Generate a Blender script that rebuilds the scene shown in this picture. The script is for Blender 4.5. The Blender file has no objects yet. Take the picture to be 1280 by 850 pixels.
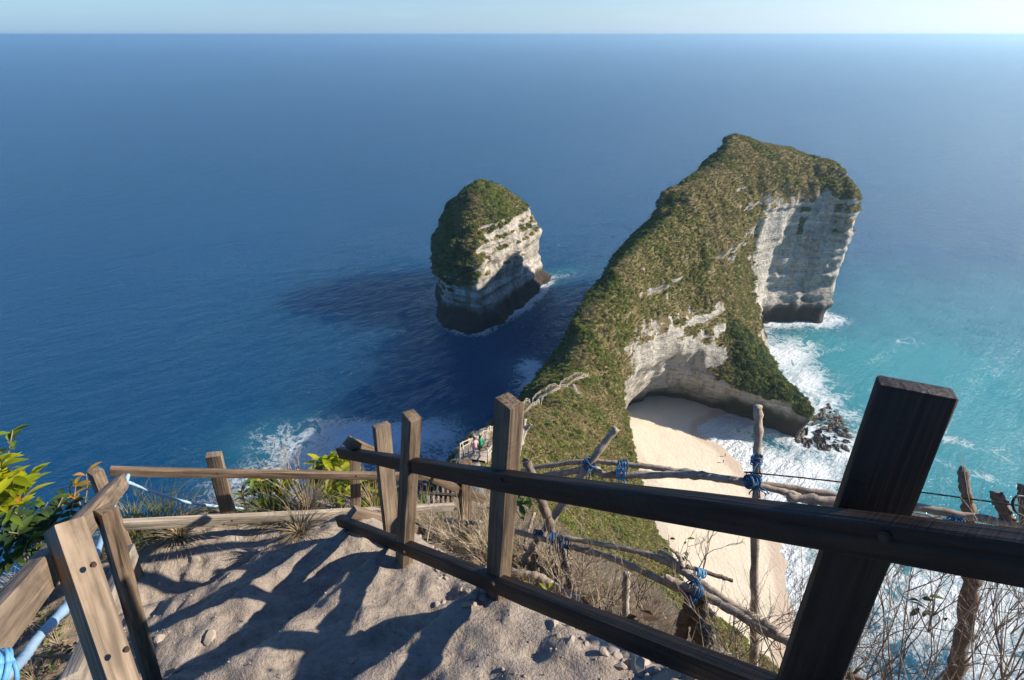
import bpy, bmesh, math, random
import numpy as np
from mathutils import Vector, Matrix
random.seed(7)
rng = np.random.default_rng(7)
R = math.radians
SC = bpy.context.scene
COL = SC.collection

# ------------------------------------------------------------------ camera
CAMZ = 160.0                     # the lens stands 160 m above the sea (z = 0)
FPX = 711.0                      # focal length in photo pixels (1280 wide)
PITCH = math.atan(382.0 / FPX)
SP, CP = math.sin(PITCH), math.cos(PITCH)
cam = bpy.data.cameras.new('camera')
cam.sensor_width = 36.0
cam.lens = 36.0 * FPX / 1280.0
cam.clip_start = 0.02
cam.clip_end = 90000
camo = bpy.data.objects.new('camera', cam)
COL.objects.link(camo)
camo.location = (0, 0, CAMZ)
camo.rotation_euler = (math.pi / 2 - PITCH, 0, 0)
SC.camera = camo

# ------------------------------------------------------------------ sky and sun
SUN_AZ, SUN_EL = 91.0, 30.5      # degrees from +Y towards +X, degrees above the horizon
W = bpy.data.worlds.new('World')
SC.world = W
W.use_nodes = True
wn = W.node_tree.nodes
wl = W.node_tree.links
sky = wn.new('ShaderNodeTexSky')
sky.sky_type = 'NISHITA'
sky.sun_disc = False
sky.sun_elevation = R(SUN_EL)
sky.sun_rotation = R(SUN_AZ)
sky.altitude = 160
sky.air_density = 1.0
sky.dust_density = 0.25
sky.ozone_density = 2.2
# sea haze: towards the horizon the sky loses its colour to white, all the way round
def wmath(op, a, b=0.0, clamp=False):
    nd = wn.new('ShaderNodeMath'); nd.operation = op; nd.use_clamp = clamp
    for i, v in ((0, a), (1, b)):
        if isinstance(v, (int, float)): nd.inputs[i].default_value = v
        else: wl.new(v, nd.inputs[i])
    return nd.outputs[0]
wtc = wn.new('ShaderNodeTexCoord')
wsep = wn.new('ShaderNodeSeparateXYZ'); wl.new(wtc.outputs['Generated'], wsep.inputs[0])
# pale sea air near the horizon, whiter towards the sun (forward scatter), the same law all the way round
_sd = (math.sin(R(SUN_AZ)) * math.cos(R(SUN_EL)), math.cos(R(SUN_AZ)) * math.cos(R(SUN_EL)), math.sin(R(SUN_EL)))
wdot = wn.new('ShaderNodeVectorMath'); wdot.operation = 'DOT_PRODUCT'; wl.new(wtc.outputs['Generated'], wdot.inputs[0]); wdot.inputs[1].default_value = _sd
wg = wmath('POWER', wmath('MULTIPLY', wmath('ADD', wdot.outputs['Value'], 1.0), 0.5, True), 4.0)
wglow = wn.new('ShaderNodeMixRGB'); wl.new(wg, wglow.inputs[0]); wglow.inputs[1].default_value = (3.1, 4.1, 5.2, 1); wglow.inputs[2].default_value = (19.0, 17.4, 15.7, 1)
wtint = wn.new('ShaderNodeMixRGB'); wtint.blend_type = 'MULTIPLY'; wtint.inputs[0].default_value = 1.0
wl.new(wglow.outputs[0], wtint.inputs[1])
wgr = wn.new('ShaderNodeMixRGB'); wl.new(wmath('MULTIPLY', wmath('ABSOLUTE', wsep.outputs[2]), 26.0, True), wgr.inputs[0])
wgr.inputs[1].default_value = (0.80, 0.90, 0.98, 1); wgr.inputs[2].default_value = (1.0, 1.0, 1.0, 1)
wl.new(wgr.outputs[0], wtint.inputs[2])
wf = wmath('SUBTRACT', 1.0, wmath('MULTIPLY', wmath('ABSOLUTE', wsep.outputs[2]), 9.0), True)
wf = wmath('MULTIPLY', wf, 0.92)
wwb = wn.new('ShaderNodeMixRGB'); wwb.blend_type = 'MULTIPLY'; wwb.inputs[0].default_value = 1.0      # daylight white balance
wl.new(sky.outputs[0], wwb.inputs[1]); wwb.inputs[2].default_value = (0.44, 0.78, 1.16, 1)
wmix = wn.new('ShaderNodeMixRGB'); wl.new(wf, wmix.inputs[0]); wl.new(wwb.outputs[0], wmix.inputs[1]); wl.new(wtint.outputs[0], wmix.inputs[2])
# faint cirrus
wmap = wn.new('ShaderNodeMapping'); wl.new(wtc.outputs['Generated'], wmap.inputs[0]); wmap.inputs['Scale'].default_value = (5, 5, 34)
wno = wn.new('ShaderNodeTexNoise'); wno.inputs['Scale'].default_value = 1.6; wno.inputs['Detail'].default_value = 6; wl.new(wmap.outputs[0], wno.inputs['Vector'])
wcl = wmath('MULTIPLY', wmath('SUBTRACT', wno.outputs['Fac'], 0.52, True), 0.35)
wcm = wn.new('ShaderNodeMixRGB'); wcm.blend_type = 'ADD'; wl.new(wmath('MULTIPLY', wcl, wmath('MULTIPLY', wsep.outputs[2], 18.0, True)), wcm.inputs[0]); wl.new(wmix.outputs[0], wcm.inputs[1]); wl.new(wtint.outputs[0], wcm.inputs[2])
wl.new(wcm.outputs[0], wn['Background'].inputs[0])
wn['Background'].inputs[1].default_value = 0.08
sun = bpy.data.lights.new('sun', 'SUN')
sun.energy = 5.0
sun.angle = R(0.8)
sun.color = (1.0, 0.90, 0.76)
suno = bpy.data.objects.new('sun', sun)
COL.objects.link(suno)
sdir = Vector((math.sin(R(SUN_AZ)) * math.cos(R(SUN_EL)), math.cos(R(SUN_AZ)) * math.cos(R(SUN_EL)), math.sin(R(SUN_EL))))
suno.rotation_euler = sdir.to_track_quat('Z', 'Y').to_euler()
suno.location = (60, 0, 220)
SC.view_settings.view_transform = 'Standard'
SC.view_settings.look = 'None'
SC.view_settings.exposure = 0.85
SC.view_settings.gamma = 1.0
SC.render.engine = 'CYCLES'
cy = SC.cycles
cy.use_denoising = True
try:
    cy.denoiser = 'OPENIMAGEDENOISE'
except Exception:
    pass
cy.max_bounces = 5
cy.diffuse_bounces = 2
cy.glossy_bounces = 2
cy.transmission_bounces = 2
cy.transparent_max_bounces = 4
cy.volume_bounces = 1
cy.sample_clamp_indirect = 4.0
cy.caustics_reflective = False
cy.caustics_refractive = False

# ------------------------------------------------------------------ geometry helpers
def ray(x, y):
    u, v = (x - 640.0) / FPX, (y - 425.0) / FPX
    return np.array((u, CP - v * SP, -SP - v * CP))
def at(x, y, t):                 # the point at depth t (m along the view axis) on a sight line
    return Vector(ray(x, y) * t) + Vector((0, 0, CAMZ))
def sea_pt(x, y, e=0.0):         # where a sight line meets elevation e
    d = ray(x, y)
    t = (e - CAMZ) / d[2]
    return (d[0] * t, d[1] * t)

def tag(o, label=None, cat=None, group=None, kind=None):
    if label: o['label'] = label
    if cat: o['category'] = cat
    if group: o['group'] = group
    if kind: o['kind'] = kind
    return o
def empty(name, loc, label=None, cat=None, group=None):
    o = bpy.data.objects.new(name, None)
    o.empty_display_size = 0.1
    o.location = loc
    COL.objects.link(o)
    return tag(o, label, cat, group)
def mesh_obj(name, verts, faces, mat=None, parent=None, smooth=True, loc=None):
    me = bpy.data.meshes.new(name)
    me.from_pydata([tuple(v) for v in verts], [], [tuple(f) for f in faces])
    if smooth: me.polygons.foreach_set('use_smooth', [True] * len(me.polygons))
    if mat: me.materials.append(mat)
    me.update()
    o = bpy.data.objects.new(name, me)
    COL.objects.link(o)
    if parent: o.parent = parent
    if loc is not None: o.location = loc
    return o
def np_mesh(name, V, F, mat=None, smooth=True, parent=None, attrs=None):
    """V (n,3), F (m,k) arrays of one face size"""
    me = bpy.data.meshes.new(name)
    n, m, k = len(V), len(F), F.shape[1]
    me.vertices.add(n)
    me.vertices.foreach_set('co', np.ascontiguousarray(V, dtype=np.float32).ravel())
    me.loops.add(m * k)
    me.loops.foreach_set('vertex_index', np.ascontiguousarray(F, dtype=np.int32).ravel())
    me.polygons.add(m)
    me.polygons.foreach_set('loop_start', np.arange(0, m * k, k, dtype=np.int32))
    me.polygons.foreach_set('use_smooth', np.full(m, smooth))
    for an, av in (attrs or {}).items():
        a = me.attributes.new(an, 'FLOAT', 'POINT')
        a.data.foreach_set('value', np.ascontiguousarray(av, dtype=np.float32))
    if mat: me.materials.append(mat)
    me.update(calc_edges=True)
    o = bpy.data.objects.new(name, me)
    COL.objects.link(o)
    if parent: o.parent = parent
    return o

def sstep(a, b, x):
    t = np.clip((x - a) / (b - a), 0, 1)
    return t * t * (3 - 2 * t)
def hash2(ix, iy, seed):
    h = (ix.astype(np.int64) * 374761393 + iy.astype(np.int64) * 668265263 + seed * 974634777) & 0x7fffffff
    h = ((h ^ (h >> 13)) * 1274126177) & 0x7fffffff
    return ((h ^ (h >> 16)) & 0xffff) / 32767.5 - 1.0
def noise2(x, y, seed=0):
    x = np.asarray(x, float); y = np.asarray(y, float)
    ix, iy = np.floor(x), np.floor(y)
    fx, fy = x - ix, y - iy
    fx, fy = fx * fx * (3 - 2 * fx), fy * fy * (3 - 2 * fy)
    ix, iy = ix.astype(np.int64), iy.astype(np.int64)
    a, b = hash2(ix, iy, seed), hash2(ix + 1, iy, seed)
    c, d = hash2(ix, iy + 1, seed), hash2(ix + 1, iy + 1, seed)
    return (a * (1 - fx) + b * fx) * (1 - fy) + (c * (1 - fx) + d * fx) * fy
def fbm2(x, y, octv=4, seed=0, gain=0.5):
    s, a, f = 0.0, 1.0, 1.0
    for k in range(octv):
        s = s + a * noise2(x * f + 17.3 * k, y * f - 9.1 * k, seed + k)
        a *= gain; f *= 2.03
    return s
def up_axis(n, cell, scale, off):
    """interpolation matrix from a coarse lattice (spacing scale) to n cells (size cell)"""
    p = np.arange(n) * cell / scale + off
    i = np.floor(p).astype(int); f = p - i
    f = f * f * (3 - 2 * f)
    M = np.zeros((n, i.max() + 2), np.float32)
    M[np.arange(n), i] = 1 - f
    M[np.arange(n), i + 1] += f
    return M
def noise3_grid(shape, cell, scale, seed):
    r = np.random.default_rng(seed)
    sc = scale if isinstance(scale, tuple) else (scale,) * 3
    Ms = [up_axis(shape[k], cell, sc[k], r.random()) for k in range(3)]
    L = r.uniform(-1, 1, (Ms[0].shape[1], Ms[1].shape[1], Ms[2].shape[1])).astype(np.float32)
    t = np.tensordot(Ms[0], L, (1, 0))                 # nx, b, c
    t = np.einsum('yb,xbc->xyc', Ms[1], t, optimize=True)
    return np.einsum('zc,xyc->xyz', Ms[2], t, optimize=True)
def poly_sdf(P, X, Y):
    """signed distance, positive inside polygon P on points X, Y"""
    P = np.asarray(P, float)
    d2 = np.full(X.shape, 1e18); inside = np.zeros(X.shape, bool)
    for (x0, y0), (x1, y1) in zip(P, np.roll(P, -1, 0)):
        ex, ey = x1 - x0, y1 - y0
        t = np.clip(((X - x0) * ex + (Y - y0) * ey) / (ex * ex + ey * ey + 1e-12), 0, 1)
        d2 = np.minimum(d2, (X - x0 - t * ex) ** 2 + (Y - y0 - t * ey) ** 2)
        c = ((y0 > Y) != (y1 > Y)) & (X < (x1 - x0) * (Y - y0) / (y1 - y0 + 1e-12) + x0)
        inside ^= c
    d = np.sqrt(d2)
    return np.where(inside, d, -d)
def line_dist(P, X, Y):
    P = np.asarray(P, float)
    d2 = np.full(np.shape(X), 1e18)
    for (x0, y0), (x1, y1) in zip(P[:-1], P[1:]):
        ex, ey = x1 - x0, y1 - y0
        t = np.clip(((X - x0) * ex + (Y - y0) * ey) / (ex * ex + ey * ey + 1e-12), 0, 1)
        d2 = np.minimum(d2, (X - x0 - t * ex) ** 2 + (Y - y0 - t * ey) ** 2)
    return np.sqrt(d2)
def surface_nets(f, origin, cell):
    """naive surface nets of field f (positive inside); returns verts, quads"""
    s = f > 0
    nx, ny, nz = f.shape
    cs = np.zeros((nx - 1, ny - 1, nz - 1), np.uint8)
    for dx in (0, 1):
        for dy in (0, 1):
            for dz in (0, 1):
                cs += s[dx:nx - 1 + dx, dy:ny - 1 + dy, dz:nz - 1 + dz]
    act = (cs > 0) & (cs < 8)
    ci = np.argwhere(act)
    idx = -np.ones(act.shape, np.int64)
    idx[act] = np.arange(len(ci))
    acc = np.zeros((len(ci), 3)); cnt = np.zeros(len(ci))
    corners = [(a, b, c) for a in (0, 1) for b in (0, 1) for c in (0, 1)]
    g = {c: f[ci[:, 0] + c[0], ci[:, 1] + c[1], ci[:, 2] + c[2]].astype(float) for c in corners}
    for a in corners:
        for ax in range(3):
            if a[ax]: continue
            b = list(a); b[ax] = 1; b = tuple(b)
            fa, fb = g[a], g[b]
            m = (fa > 0) != (fb > 0)
            t = np.where(m, fa / np.where(m, fa - fb, 1), 0)
            p = np.tile(np.array(a, float), (len(ci), 1)); p[:, ax] = t
            acc += p * m[:, None]; cnt += m
    V = (ci + acc / cnt[:, None]) * cell + np.array(origin)
    Q = []
    for ax in range(3):
        o1, o2 = [(1, 2), (2, 0), (0, 1)][ax]
        sl0 = [slice(1, -1)] * 3; sl1 = [slice(1, -1)] * 3
        sl0[ax] = slice(0, f.shape[ax] - 1); sl1[ax] = slice(1, f.shape[ax])
        a, b = s[tuple(sl0)], s[tuple(sl1)]
        for flip, m in ((False, a & ~b), (True, ~a & b)):
            e = np.argwhere(m)
            off = np.ones(3, int); off[ax] = 0
            e = e + off
            def cidx(d1, d2):
                q = e.copy(); q[:, o1] -= d1; q[:, o2] -= d2
                return idx[q[:, 0], q[:, 1], q[:, 2]]
            q = np.stack([cidx(1, 1), cidx(0, 1), cidx(0, 0), cidx(1, 0)], 1)
            if flip: q = q[:, ::-1]
            Q.append(q)
    Q = np.concatenate(Q)
    Q = Q[(Q >= 0).all(1)]
    return V, Q
def vert_normals(V, Q):
    n = np.cross(V[Q[:, 2]] - V[Q[:, 0]], V[Q[:, 3]] - V[Q[:, 1]])
    N = np.zeros_like(V)
    for k in range(4): np.add.at(N, Q[:, k], n)
    return N / (np.linalg.norm(N, axis=1, keepdims=True) + 1e-9)

# ------------------------------------------------------------------ node helpers
class NT:
    def __init__(s, name):
        s.m = bpy.data.materials.new(name); s.m.use_nodes = True
        s.t = s.m.node_tree; s.b = s.t.nodes['Principled BSDF']
        s.b.inputs['Roughness'].default_value = 0.9
        s.b.inputs['Specular IOR Level'].default_value = 0.25
    def n(s, typ, **kw):
        nd = s.t.nodes.new('ShaderNode' + typ)
        for k, v in kw.items():
            if k.startswith('i_'):
                key = k[2:]
                key = int(key) if key.isdigit() else key.replace('_', ' ')
                nd.inputs[key].default_value = v
            else: setattr(nd, k, v)
        return nd
    def l(s, a, b): s.t.links.new(a, b)
    def noise(s, vec, scale, detail=4, rough=0.55, dist=0.0):
        nd = s.n('TexNoise', i_Scale=scale, i_Detail=detail, i_Roughness=rough, i_Distortion=dist)
        if vec is not None: s.l(vec, nd.inputs['Vector'])
        return nd.outputs['Fac']
    def ramp(s, fac, stops, interp='LINEAR'):
        nd = s.n('ValToRGB'); cr = nd.color_ramp; cr.interpolation = interp
        while len(cr.elements) < len(stops): cr.elements.new(0.5)
        for e, (p, c) in zip(cr.elements, stops):
            e.position = p; e.color = (c, c, c, 1) if isinstance(c, (int, float)) else (*c, 1)
        s.l(fac, nd.inputs[0]); return nd.outputs[0]
    def mix(s, fac, a, b, mode='MIX'):
        nd = s.n('MixRGB', blend_type=mode)
        for i, v in ((0, fac), (1, a), (2, b)):
            if isinstance(v, (int, float)): nd.inputs[i].default_value = v if i == 0 else (v, v, v, 1)
            elif isinstance(v, tuple): nd.inputs[i].default_value = (*v, 1)
            else: s.l(v, nd.inputs[i])
        return nd.outputs[0]
    def math(s, op, a, b=0.0, clamp=False):
        nd = s.n('Math', operation=op, use_clamp=clamp)
        for i, v in ((0, a), (1, b)):
            if isinstance(v, (int, float)): nd.inputs[i].default_value = v
            else: s.l(v, nd.inputs[i])
        return nd.outputs[0]
    def attr(s, name): return s.n('Attribute', attribute_name=name).outputs['Fac']
    def pos(s): return s.n('NewGeometry').outputs['Position']
    def objc(s): return s.n('TexCoord').outputs['Object']
    def mapv(s, vec, scale=(1, 1, 1), rot=(0, 0, 0)):
        nd = s.n('Mapping'); s.l(vec, nd.inputs[0])
        nd.inputs['Scale'].default_value = scale; nd.inputs['Rotation'].default_value = rot
        return nd.outputs[0]
    def bump(s, h, strength=0.5, dist=0.05, prev=None):
        nd = s.n('Bump', i_Strength=strength, i_Distance=dist)
        s.l(h, nd.inputs['Height'])
        if prev is not None: s.l(prev, nd.inputs['Normal'])
        s.l(nd.outputs[0], s.b.inputs['Normal']); return nd.outputs[0]
    def color(s, c):
        if isinstance(c, tuple): s.b.inputs['Base Color'].default_value = (*c, 1)
        else: s.l(c, s.b.inputs['Base Color'])
#@@MATS
# ------------------------------------------------------------------ materials
def m_rock():
    k = NT('cliff_limestone_and_scrub')
    p = k.pos()
    grass = k.attr('grass')
    strat = k.noise(k.mapv(p, (0.02, 0.02, 0.55)), 1.0, 5, 0.6)
    streak = k.noise(k.mapv(p, (0.16, 0.16, 0.03)), 1.0, 5, 0.6)
    fine = k.noise(p, 0.5, 6, 0.65)
    rock = k.ramp(strat, [(0.30, (0.26, 0.225, 0.18)), (0.42, (0.50, 0.46, 0.39)), (0.55, (0.50, 0.46, 0.40)), (0.70, (0.72, 0.68, 0.60))])
    rock = k.mix(k.ramp(streak, [(0.38, 0.5), (0.5, 0.0)]), rock, (0.17, 0.145, 0.115))
    rock = k.mix(k.ramp(fine, [(0.38, 0.5), (0.52, 0.0)]), rock, (0.12, 0.105, 0.085))
    wet = k.attr('wet')
    rock = k.mix(wet, rock, (0.052, 0.040, 0.030))
    veg = k.ramp(k.noise(p, 0.35, 6, 0.7), [(0.28, (0.07, 0.07, 0.024)), (0.45, (0.15, 0.125, 0.048)), (0.6, (0.22, 0.165, 0.075)), (0.75, (0.15, 0.15, 0.045))])
    veg = k.mix(k.ramp(k.noise(p, 0.05, 3), [(0.4, 0.0), (0.62, 0.5)]), veg, (0.20, 0.145, 0.075))
    g = k.math('ADD', grass, k.math('MULTIPLY', k.math('SUBTRACT', k.noise(p, 0.30, 6, 0.7), 0.5), 1.7))
    gm = k.ramp(g, [(0.44, 0.0), (0.56, 1.0)])
    k.color(k.mix(gm, rock, veg))
    h = k.math('ADD', k.math('MULTIPLY', k.noise(k.mapv(p, (0.35, 0.35, 1.5)), 1.0, 6, 0.65), 1.0), k.math('MULTIPLY', fine, 0.8))
    k.bump(h, 1.0, 1.6)
    return k.m
def m_sea():
    k = NT('sea_water')
    p = k.pos()
    sh, fo = k.attr('shallow'), k.attr('foam')
    big = k.noise(k.mapv(p, (0.006, 0.006, 0)), 1.0, 3)
    deep = k.mix(big, (0.0002, 0.046, 0.122), (0.0005, 0.062, 0.160))
    c = k.mix(k.ramp(sh, [(0.0, 0.0), (0.35, 0.45), (1.0, 1.0)]), deep, (0.034, 0.225, 0.265))
    # foam: broken web, thicker where the foam field is high
    wv = k.mapv(p, (1, 1, 0))
    n1 = k.noise(wv, 0.10, 8, 0.68, 1.2)
    n2 = k.noise(wv, 0.45, 6, 0.7, 0.8)
    ridge = k.math('SUBTRACT', 1.0, k.math('MULTIPLY', k.math('ABSOLUTE', k.math('SUBTRACT', n1, 0.5)), 7.0), True)
    ridge2 = k.math('SUBTRACT', 1.0, k.math('MULTIPLY', k.math('ABSOLUTE', k.math('SUBTRACT', n2, 0.5)), 6.0), True)
    pat = k.math('ADD', k.math('MULTIPLY', ridge, 0.45), k.math('MULTIPLY', ridge2, 0.35))
    pat = k.math('ADD', pat, k.math('MULTIPLY', n1, 0.35))
    f = k.math('ADD', k.math('MULTIPLY', fo, 1.08), k.math('SUBTRACT', pat, 1.0))
    fm = k.ramp(f, [(0.0, 0.0), (0.22, 0.6), (0.62, 1.0)])
    fm = k.math('MULTIPLY', fm, k.ramp(fo, [(0.02, 0.0), (0.12, 1.0)]))
    # sparse whitecaps on open water
    c = k.mix(k.math('MULTIPLY', fo, 0.35), c, (0.10, 0.33, 0.38))
    k.color(k.mix(fm, c, (0.66, 0.70, 0.72)))
    rr = k.math('ADD', 0.09, k.math('MULTIPLY', fm, 0.8))
    k.l(rr, k.b.inputs['Roughness'])
    k.b.inputs['IOR'].default_value = 1.333
    # light spreads inside the water before it comes back out
    k.b.subsurface_method = 'BURLEY'
    k.l(k.math('SUBTRACT', 1.0, fm, True), k.b.inputs['Subsurface Weight'])
    k.b.inputs['Subsurface Radius'].default_value = (1.0, 1.0, 1.0)
    k.b.inputs['Subsurface Scale'].default_value = 130.0
    k.b.inputs['Specular IOR Level'].default_value = 0.30
    k.b.inputs['Specular Tint'].default_value = (0.6, 0.85, 1.0, 1)
    pr = k.mapv(p, (1, 1, 0), (0, 0, -0.72)); pr2 = k.mapv(p, (1, 1, 0), (0, 0, -0.35))
    w1 = k.noise(k.mapv(pr, (0.022, 0.060, 0)), 1.0, 3, 0.5)
    w2 = k.noise(k.mapv(pr, (0.09, 0.24, 0)), 1.0, 4, 0.6)
    w3 = k.noise(k.mapv(pr2, (0.30, 0.62, 0)), 1.0, 4, 0.65)
    h = k.math('ADD', k.math('MULTIPLY', w1, 4.0), k.math('ADD', k.math('MULTIPLY', w2, 4.2), k.math('MULTIPLY', w3, 2.6)))
    h = k.math('MULTIPLY', h, k.math('SUBTRACT', 1.15, k.math('MULTIPLY', sh, 0.75)))
    h = k.math('ADD', h, k.math('MULTIPLY', fm, 0.35))
    k.bump(h, 0.95, 1.0)
    return k.m
def m_sand():
    k = NT('beach_sand')
    p = k.pos()
    wet = k.attr('wet')
    n = k.noise(p, 0.25, 6, 0.6)
    dry = k.mix(n, (0.56, 0.485, 0.375), (0.68, 0.605, 0.48))
    k.color(k.mix(k.ramp(k.math('ADD', wet, k.math('MULTIPLY', k.math('SUBTRACT', n, 0.5), 0.3)), [(0.3, 0.0), (0.7, 1.0)]), dry, (0.50, 0.40, 0.31)))
    trk = k.noise(k.mapv(p, (0.9, 0.28, 0.5), (0, 0, 0)), 1.0, 6, 0.75)
    k.bump(k.math('ADD', k.noise(p, 0.8, 5, 0.6), k.math('MULTIPLY', trk, 0.9)), 0.55, 0.35)
    return k.m
M_ROCK, M_SEA, M_SAND = m_rock(), m_sea(), m_sand()

# ------------------------------------------------------------------ the headland (signed field from contour outlines)
L0 = [(230,45),(150,52),(105,62),(72,78),(54,100),(47,125),(44,160),(46,195),(50,213),(58,228),(70,237),(84,237),(98,228),(112,218),(122,210),(128,206),(130,210),(130,225),(133,260),(144,298),(153,320),(178,323),(195,321),(200,330),(198,352),(180,378),(145,392),(104,385),(70,342),(48,300),(33,274),(19,246),(2,213),(-10,185),(-20,150),(-30,120),(-50,85),(-72,40),(-110,-80),(300,-80),(300,45)]
L12 = [(230,43),(150,50),(103,60),(70,77),(53,100),(46,125),(43,160),(45,194),(49,211),(58,222),(70,229),(84,229),(98,221),(112,213),(124,206),(131,203),(133,208),(131,224),(134,258),(145,295),(154,318),(178,320),(198,318),(203,329),(201,352),(182,378),(145,392),(104,385),(70,343),(49,300),(34,273),(20,247),(4,213),(-9,185),(-19,150),(-30,120),(-49,85),(-71,40),(-108,-80),(300,-80),(300,43)]
L20 = [(230,40),(150,44),(100,52),(66,68),(48,92),(42,112),(40,150),(43,190),(51,209),(62,221),(72,228),(84,226),(98,215),(110,209),(120,204),(126,208),(125,222),(128,255),(140,290),(152,314),(156,322),(179,323),(199,321),(205,331),(203,352),(183,376),(145,390),(106,382),(73,342),(53,300),(37,272),(24,247),(10,213),(-5,185),(-15,150),(-28,118),(-44,80),(-64,30),(-95,-80),(300,-80),(300,40)]
L40 = [(230,32),(150,36),(95,42),(58,60),(44,82),(38,100),(37,125),(38,150),(42,180),(48,198),(56,207),(66,213),(76,220),(88,230),(100,238),(105,244),(112,256),(121,277),(138,305),(156,322),(179,324),(198,323),(204,333),(202,350),(183,373),(146,385),(110,376),(79,340),(60,304),(43,270),(32,242),(21,213),(8,182),(-8,150),(-20,115),(-36,75),(-58,20),(-85,-80),(300,-80),(300,32)]
L60 = [(230,25),(140,28),(85,34),(54,46),(40,62),(32,80),(32,100),(32,140),(33,155),(38,180),(47,200),(58,218),(70,232),(82,245),(98,256),(108,268),(118,287),(134,308),(156,320),(180,324),(197,322),(203,332),(201,347),(183,368),(147,380),(115,370),(89,336),(72,304),(57,280),(46,252),(36,224),(25,196),(13,167),(3,150),(-6,125),(-15,100),(-28,70),(-48,20),(-70,-80),(300,-80),(300,25)]
L70r = [(230,21),(135,24),(80,29),(50,40),(36,54),(29,70),(28,90),(28,112),(26,138),(20,146),(12,142),(-3,118),(-12,95),(-24,60),(-42,20),(-60,-80),(300,-80),(300,21)]
L70h = [(24,172),(33,178),(43,195),(52,210),(63,226),(75,240),(89,253),(103,264),(114,277),(126,296),(142,312),(160,321),(180,323.5),(196,321),(202,331),(200,346),(183,366),(148,376),(116,366),(90,334),(73,302),(58,272),(47,246),(38,226),(29,202),(22,184)]
L80r = [(230,18),(130,20),(75,25),(48,32),(34,46),(26,62),(25,80),(21,105),(14,122),(9,124),(2,110),(-8,90),(-18,60),(-34,20),(-48,-80),(300,-80),(300,18)]
L80h = [(41,212),(49,216),(59,230),(68,243),(80,255),(93,265),(106,276),(116,290),(132,308),(152,318),(177,323),(195,321),(201,331),(199,345),(182,363),(148,372),(120,362),(101,332),(87,306),(77,288),(65,262),(53,238),(44,221)]
L95r = [(230,12),(120,14),(66,18),(40,26),(27,38),(20,52),(18,68),(11,90),(4,96),(-1,94),(-8,78),(-16,50),(-28,20),(-40,-80),(300,-80),(300,12)]
L95h = [(73,276),(84,277),(97,284),(110,293),(126,308),(150,322),(168,329),(184,332),(190,341),(176,355),(148,364),(124,354),(108,330),(96,306),(84,286)]
L105h = [(113,318),(121,318),(133,326),(156,336),(160,348),(138,356),(124,346),(115,330)]
L113h = [(119,330),(128,331),(135,340),(131,349),(122,345)]
L110r = [(230,4),(110,7),(55,12),(32,18),(21,28),(15,40),(10,54),(2,66),(-5,66),(-9,54),(-14,36),(-24,10),(-32,-80),(300,-80),(300,4)]
L125r = [(230,0),(100,2),(45,6),(22,11),(13,19),(9,28),(5,36),(-1,42),(-7,40),(-9,28),(-13,14),(-20,0),(-24,-80),(300,-80),(300,0)]
L140r = [(200,-8),(40,-4),(16,2),(8,8),(4,14),(-1,20),(-4,18),(-6,8),(-11,0),(-15,-10),(-15,-80),(300,-80),(300,-8)]
NONE = [(0, -900), (1, -900), (1, -901)]
LEVELS = [(-12, [L0], 3), (0, [L0], 0), (5, [L0], -1), (12, [L12], 0), (20, [L20], 0), (40, [L40], 0), (60, [L60], 0), (70, [L70r, L70h], 0), (80, [L80r, L80h], 0),
          (95, [L95r, L95h], 0), (105, [L105h], 0), (110, [L110r, L113h], 0), (125, [L125r], 0), (140, [L140r], 0), (150, [L140r], -7)]
CELL = 1.0
GO = np.array((-78.0, 14.0, -8.0)); GN = (300, 385, 136)
gx = GO[0] + np.arange(GN[0]) * CELL; gy = GO[1] + np.arange(GN[1]) * CELL; gz = GO[2] + np.arange(GN[2]) * CELL
GX, GY = np.meshgrid(gx, gy, indexing='ij')
def level_field(polys, off):
    d = np.full(GX.shape, -1e9)
    for P in polys: d = np.maximum(d, poly_sdf(P, GX, GY))
    return (d + off).astype(np.float32)
def stack_levels(levels, X, Y, Z):
    zs = [l[0] for l in levels]
    fs = []
    for z, polys, off in levels:
        d = np.full(X.shape, -1e9)
        for P in polys: d = np.maximum(d, poly_sdf(P, X, Y))
        fs.append((np.maximum(d, -60) + off).astype(np.float32))
    out = np.empty(X.shape + (len(Z),), np.float32)
    for k, z in enumerate(Z):
        j = int(np.clip(np.searchsorted(zs, z) - 1, 0, len(zs) - 2))
        t = (z - zs[j]) / (zs[j + 1] - zs[j])
        if t > 1: out[:, :, k] = fs[-1] - (z - zs[-1]) * 1.5
        else: out[:, :, k] = fs[j] * (1 - max(t, 0)) + fs[j + 1] * max(t, 0)
    return out
# head and ridge have different top levels: give each its own stack, then take the union
HEAD = [(-12, [L0], 3), (0, [L0], 0), (5, [L0], -1), (12, [L12], 0), (20, [L20], 0), (40, [L40], 0), (60, [L60], 0), (70, [L70r, L70h], 0), (80, [L80r, L80h], 0), (95, [L95h], 0), (102.5, [L105h], 0), (107.5, [L113h], 0), (110, [L113h], -6)]
RIDGE = [(60, [L60], -0.5), (70, [L70r], 0), (80, [L80r], 0), (95, [L95r], 0), (110, [L110r], 0), (125, [L125r], 0), (140, [L140r], 0), (150, [L140r], -7)]
F = stack_levels(HEAD, GX, GY, gz)
kz = gz >= 60
F[:, :, kz] = np.maximum(F[:, :, kz], stack_levels(RIDGE, GX, GY, gz[kz]))
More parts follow.
